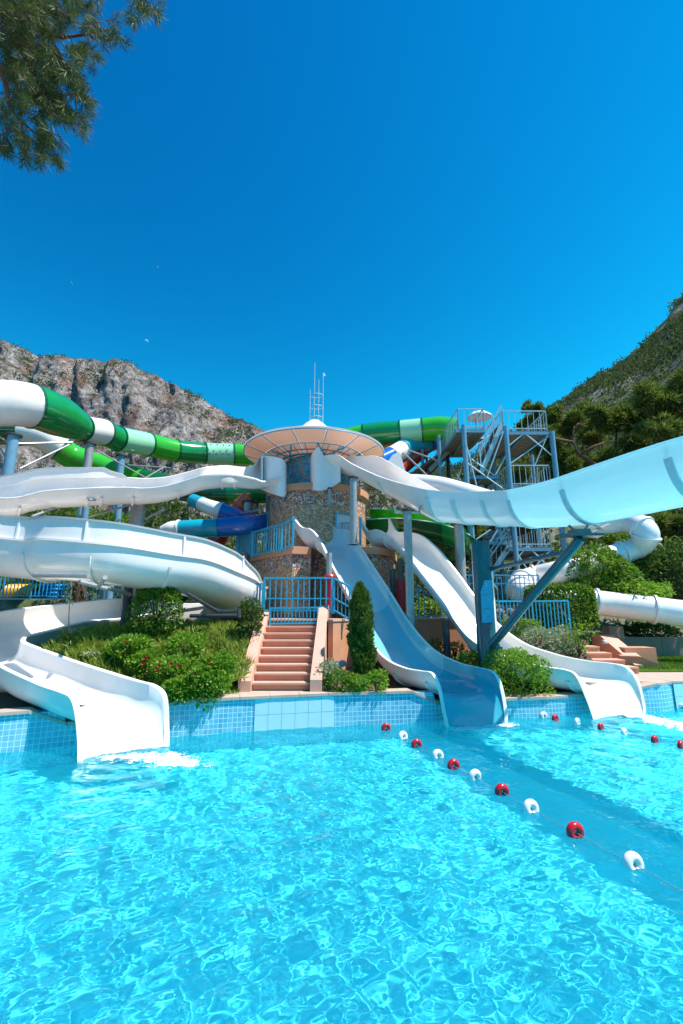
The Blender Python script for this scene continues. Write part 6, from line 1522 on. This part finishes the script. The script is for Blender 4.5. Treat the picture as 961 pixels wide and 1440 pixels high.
# ---- overhanging pine, top left; its trunk stands on the near deck outside the frame
pt = thing('pine_tree', 'overhanging pine branch with long needles and cones in the top left corner', 'tree', (-6.6, -.6, .6))
mb = MB(); mb.tube([(-6.6, -.6, .5), (-6.4, -.2, 3), (-6.1, .2, 6), (-5.9, .4, 9), (-5.7, .6, 12.5)], [.30, .26, .22, .17, .08], 14); part('trunk', mb, M['pine_bark'], pt, 180)
def PB(px, py, Y): return P(px, py, Y)
limbs = [([(-6.1, .2, 6.6), tuple(PB(-160, -40, 3.6)), tuple(PB(-20, -30, 4.3)), tuple(PB(28, 5, 4.5)), tuple(PB(55, 35, 4.6)), tuple(PB(80, 52, 4.7)), tuple(PB(125, 48, 4.7)), tuple(PB(155, 42, 4.7))], .06),
         ([(-6.1, .2, 6.0), tuple(PB(-180, 60, 3.6)), tuple(PB(-20, 80, 4.3)), tuple(PB(8, 118, 4.5)), tuple(PB(14, 150, 4.6)), tuple(PB(32, 172, 4.6)), tuple(PB(60, 195, 4.7))], .055),
         ([tuple(PB(28, 5, 4.5)), tuple(PB(60, 30, 4.4)), tuple(PB(90, 90, 4.5)), tuple(PB(105, 130, 4.6)), tuple(PB(108, 160, 4.6))], .025),
         ([(-5.95, .3, 9.0), tuple(PB(-60, -160, 3.4)), tuple(PB(90, -80, 4.4)), tuple(PB(190, -25, 4.7)), tuple(PB(205, 5, 4.7))], .05),
         ([tuple(PB(-20, -30, 4.3)), tuple(PB(10, 25, 4.4)), tuple(PB(30, 70, 4.4)), tuple(PB(60, 110, 4.5)), tuple(PB(70, 140, 4.5))], .025),
         ([tuple(PB(90, -80, 4.4)), tuple(PB(70, -20, 4.5)), tuple(PB(95, 20, 4.6))], .02)]
for pts_, r0 in limbs:
    A = crom(pts_, 4); mb = MB(); mb.tube([V(a) for a in A], list(np.linspace(r0, .007, len(A))), 7); part('branch', mb, M['pine_bark'], pt, 180)
cl = [(12, 22, 26), (45, 12, 22), (78, 18, 18), (100, 20, 14), (55, 45, 22), (25, 62, 26), (62, 75, 24), (88, 85, 24), (38, 100, 28), (70, 112, 26), (98, 112, 20), (108, 135, 20), (60, 138, 24), (82, 150, 18), (106, 165, 13), (30, 130, 18), (120, 35, 13), (150, 38, 15), (158, 55, 12), (122, 80, 13), (112, 62, 12), (132, 88, 8), (108, 178, 7),
      (6, 110, 10), (8, 150, 14), (22, 185, 16), (45, 175, 14), (60, 188, 16), (78, 200, 16), (55, 212, 12), (8, 200, 16), (40, 212, 12), (205, 4, 16), (200, 18, 12), (214, 0, 10), (5, 45, 20), (95, 0, 18), (130, -5, 14), (60, -10, 30), (10, -10, 40)]
r = np.random.default_rng(4); NC = []; ND = []; twigs = []
for px, py, rad in cl:
    nt_ = max(3, int(rad * rad / 26))
    for k in range(nt_):
        a = r.random() * 6.283; rr = rad * math.sqrt(r.random()); Yc = 4.6 + r.normal() * .28
        c = np.array(tuple(P(px + rr * cos(a), py + rr * sin(a), Yc)))
        ax = np.array([r.normal() * .8, r.normal() * .6, r.normal() * .5 - .35]); ax /= np.linalg.norm(ax)
        L = .10 + .07 * r.random(); kk = 76; u_ = r.random(kk)
        dv = r.normal(size=(kk, 3)); dv -= (dv @ ax)[:, None] * ax; dv /= np.linalg.norm(dv, axis=1)[:, None]
        dd = dv * (.75 + .2 * r.random(kk))[:, None] + ax * (.55 + .5 * u_)[:, None]; dd[:, 2] -= .22
        NC.append(c + ax * (u_ * L)[:, None]); ND.append(dd); twigs.append((c - ax * .05, c + ax * L))
NC = np.concatenate(NC); ND = np.concatenate(ND)
leafcloud('needles', NC, .125, M['needle'], pt, .045, dirs=ND, sizevar=.3)['kind'] = 'stuff'
mb = MB()
for a, b_ in twigs: mb.tube([a, b_], [.006, .003], 4, False)
part('twigs', mb, M['pine_bark'], pt)['kind'] = 'stuff'
for px, py in ((58, 34), (90, 20), (88, 52), (130, 50), (95, 66), (27, 148), (52, 170), (30, 160), (120, 47), (70, 158), (12, 30), (64, 196)):
    c = P(px, py, 4.45); mb = MB(); mb.lathe(c, [(.002, -.035), (.016, -.026), (.021, -.004), (.016, .016), (.006, .03), (.001, .034)], 8); part('cone', mb, M['cone'], pt)
# gulls
for px, py, lab in ((101, 398, 'tiny white gull high in the sky at left, the lower of two'), (222, 376, 'tiny white gull high in the sky above the cliff, the upper of two')):
    c = P(px, py, 170); gt_ = thing('gull', lab, 'bird', c); mb = MB(); mb.tube([c + V((-.28, 0, 0)), c + V((-.1, 0, .03)), c + V((.15, 0, 0)), c + V((.3, 0, -.02))], [.02, .09, .08, .01], 8); part('body', mb, M['white_rim'], gt_, 180)
    for sgn in (-1, 1):
        mb = MB(); a = [(-.08, 0, .02), (.12, 0, .02), (.10, sgn * .35, .16), (-.05, sgn * .35, .17), (.02, sgn * .75, .08)]; a = [c + V((x * .8, y, z)) for x, y, z in a]
        lo = [p - V((0, 0, .025)) for p in a]; mb.add(a + lo, [(0, 1, 2, 3), (3, 2, 4), (5, 8, 7, 6), (8, 9, 7), (0, 3, 8, 5), (3, 4, 9, 8), (1, 6, 7, 2), (2, 7, 9, 4)]); part('wing', mb, M['white_rim'], gt_)
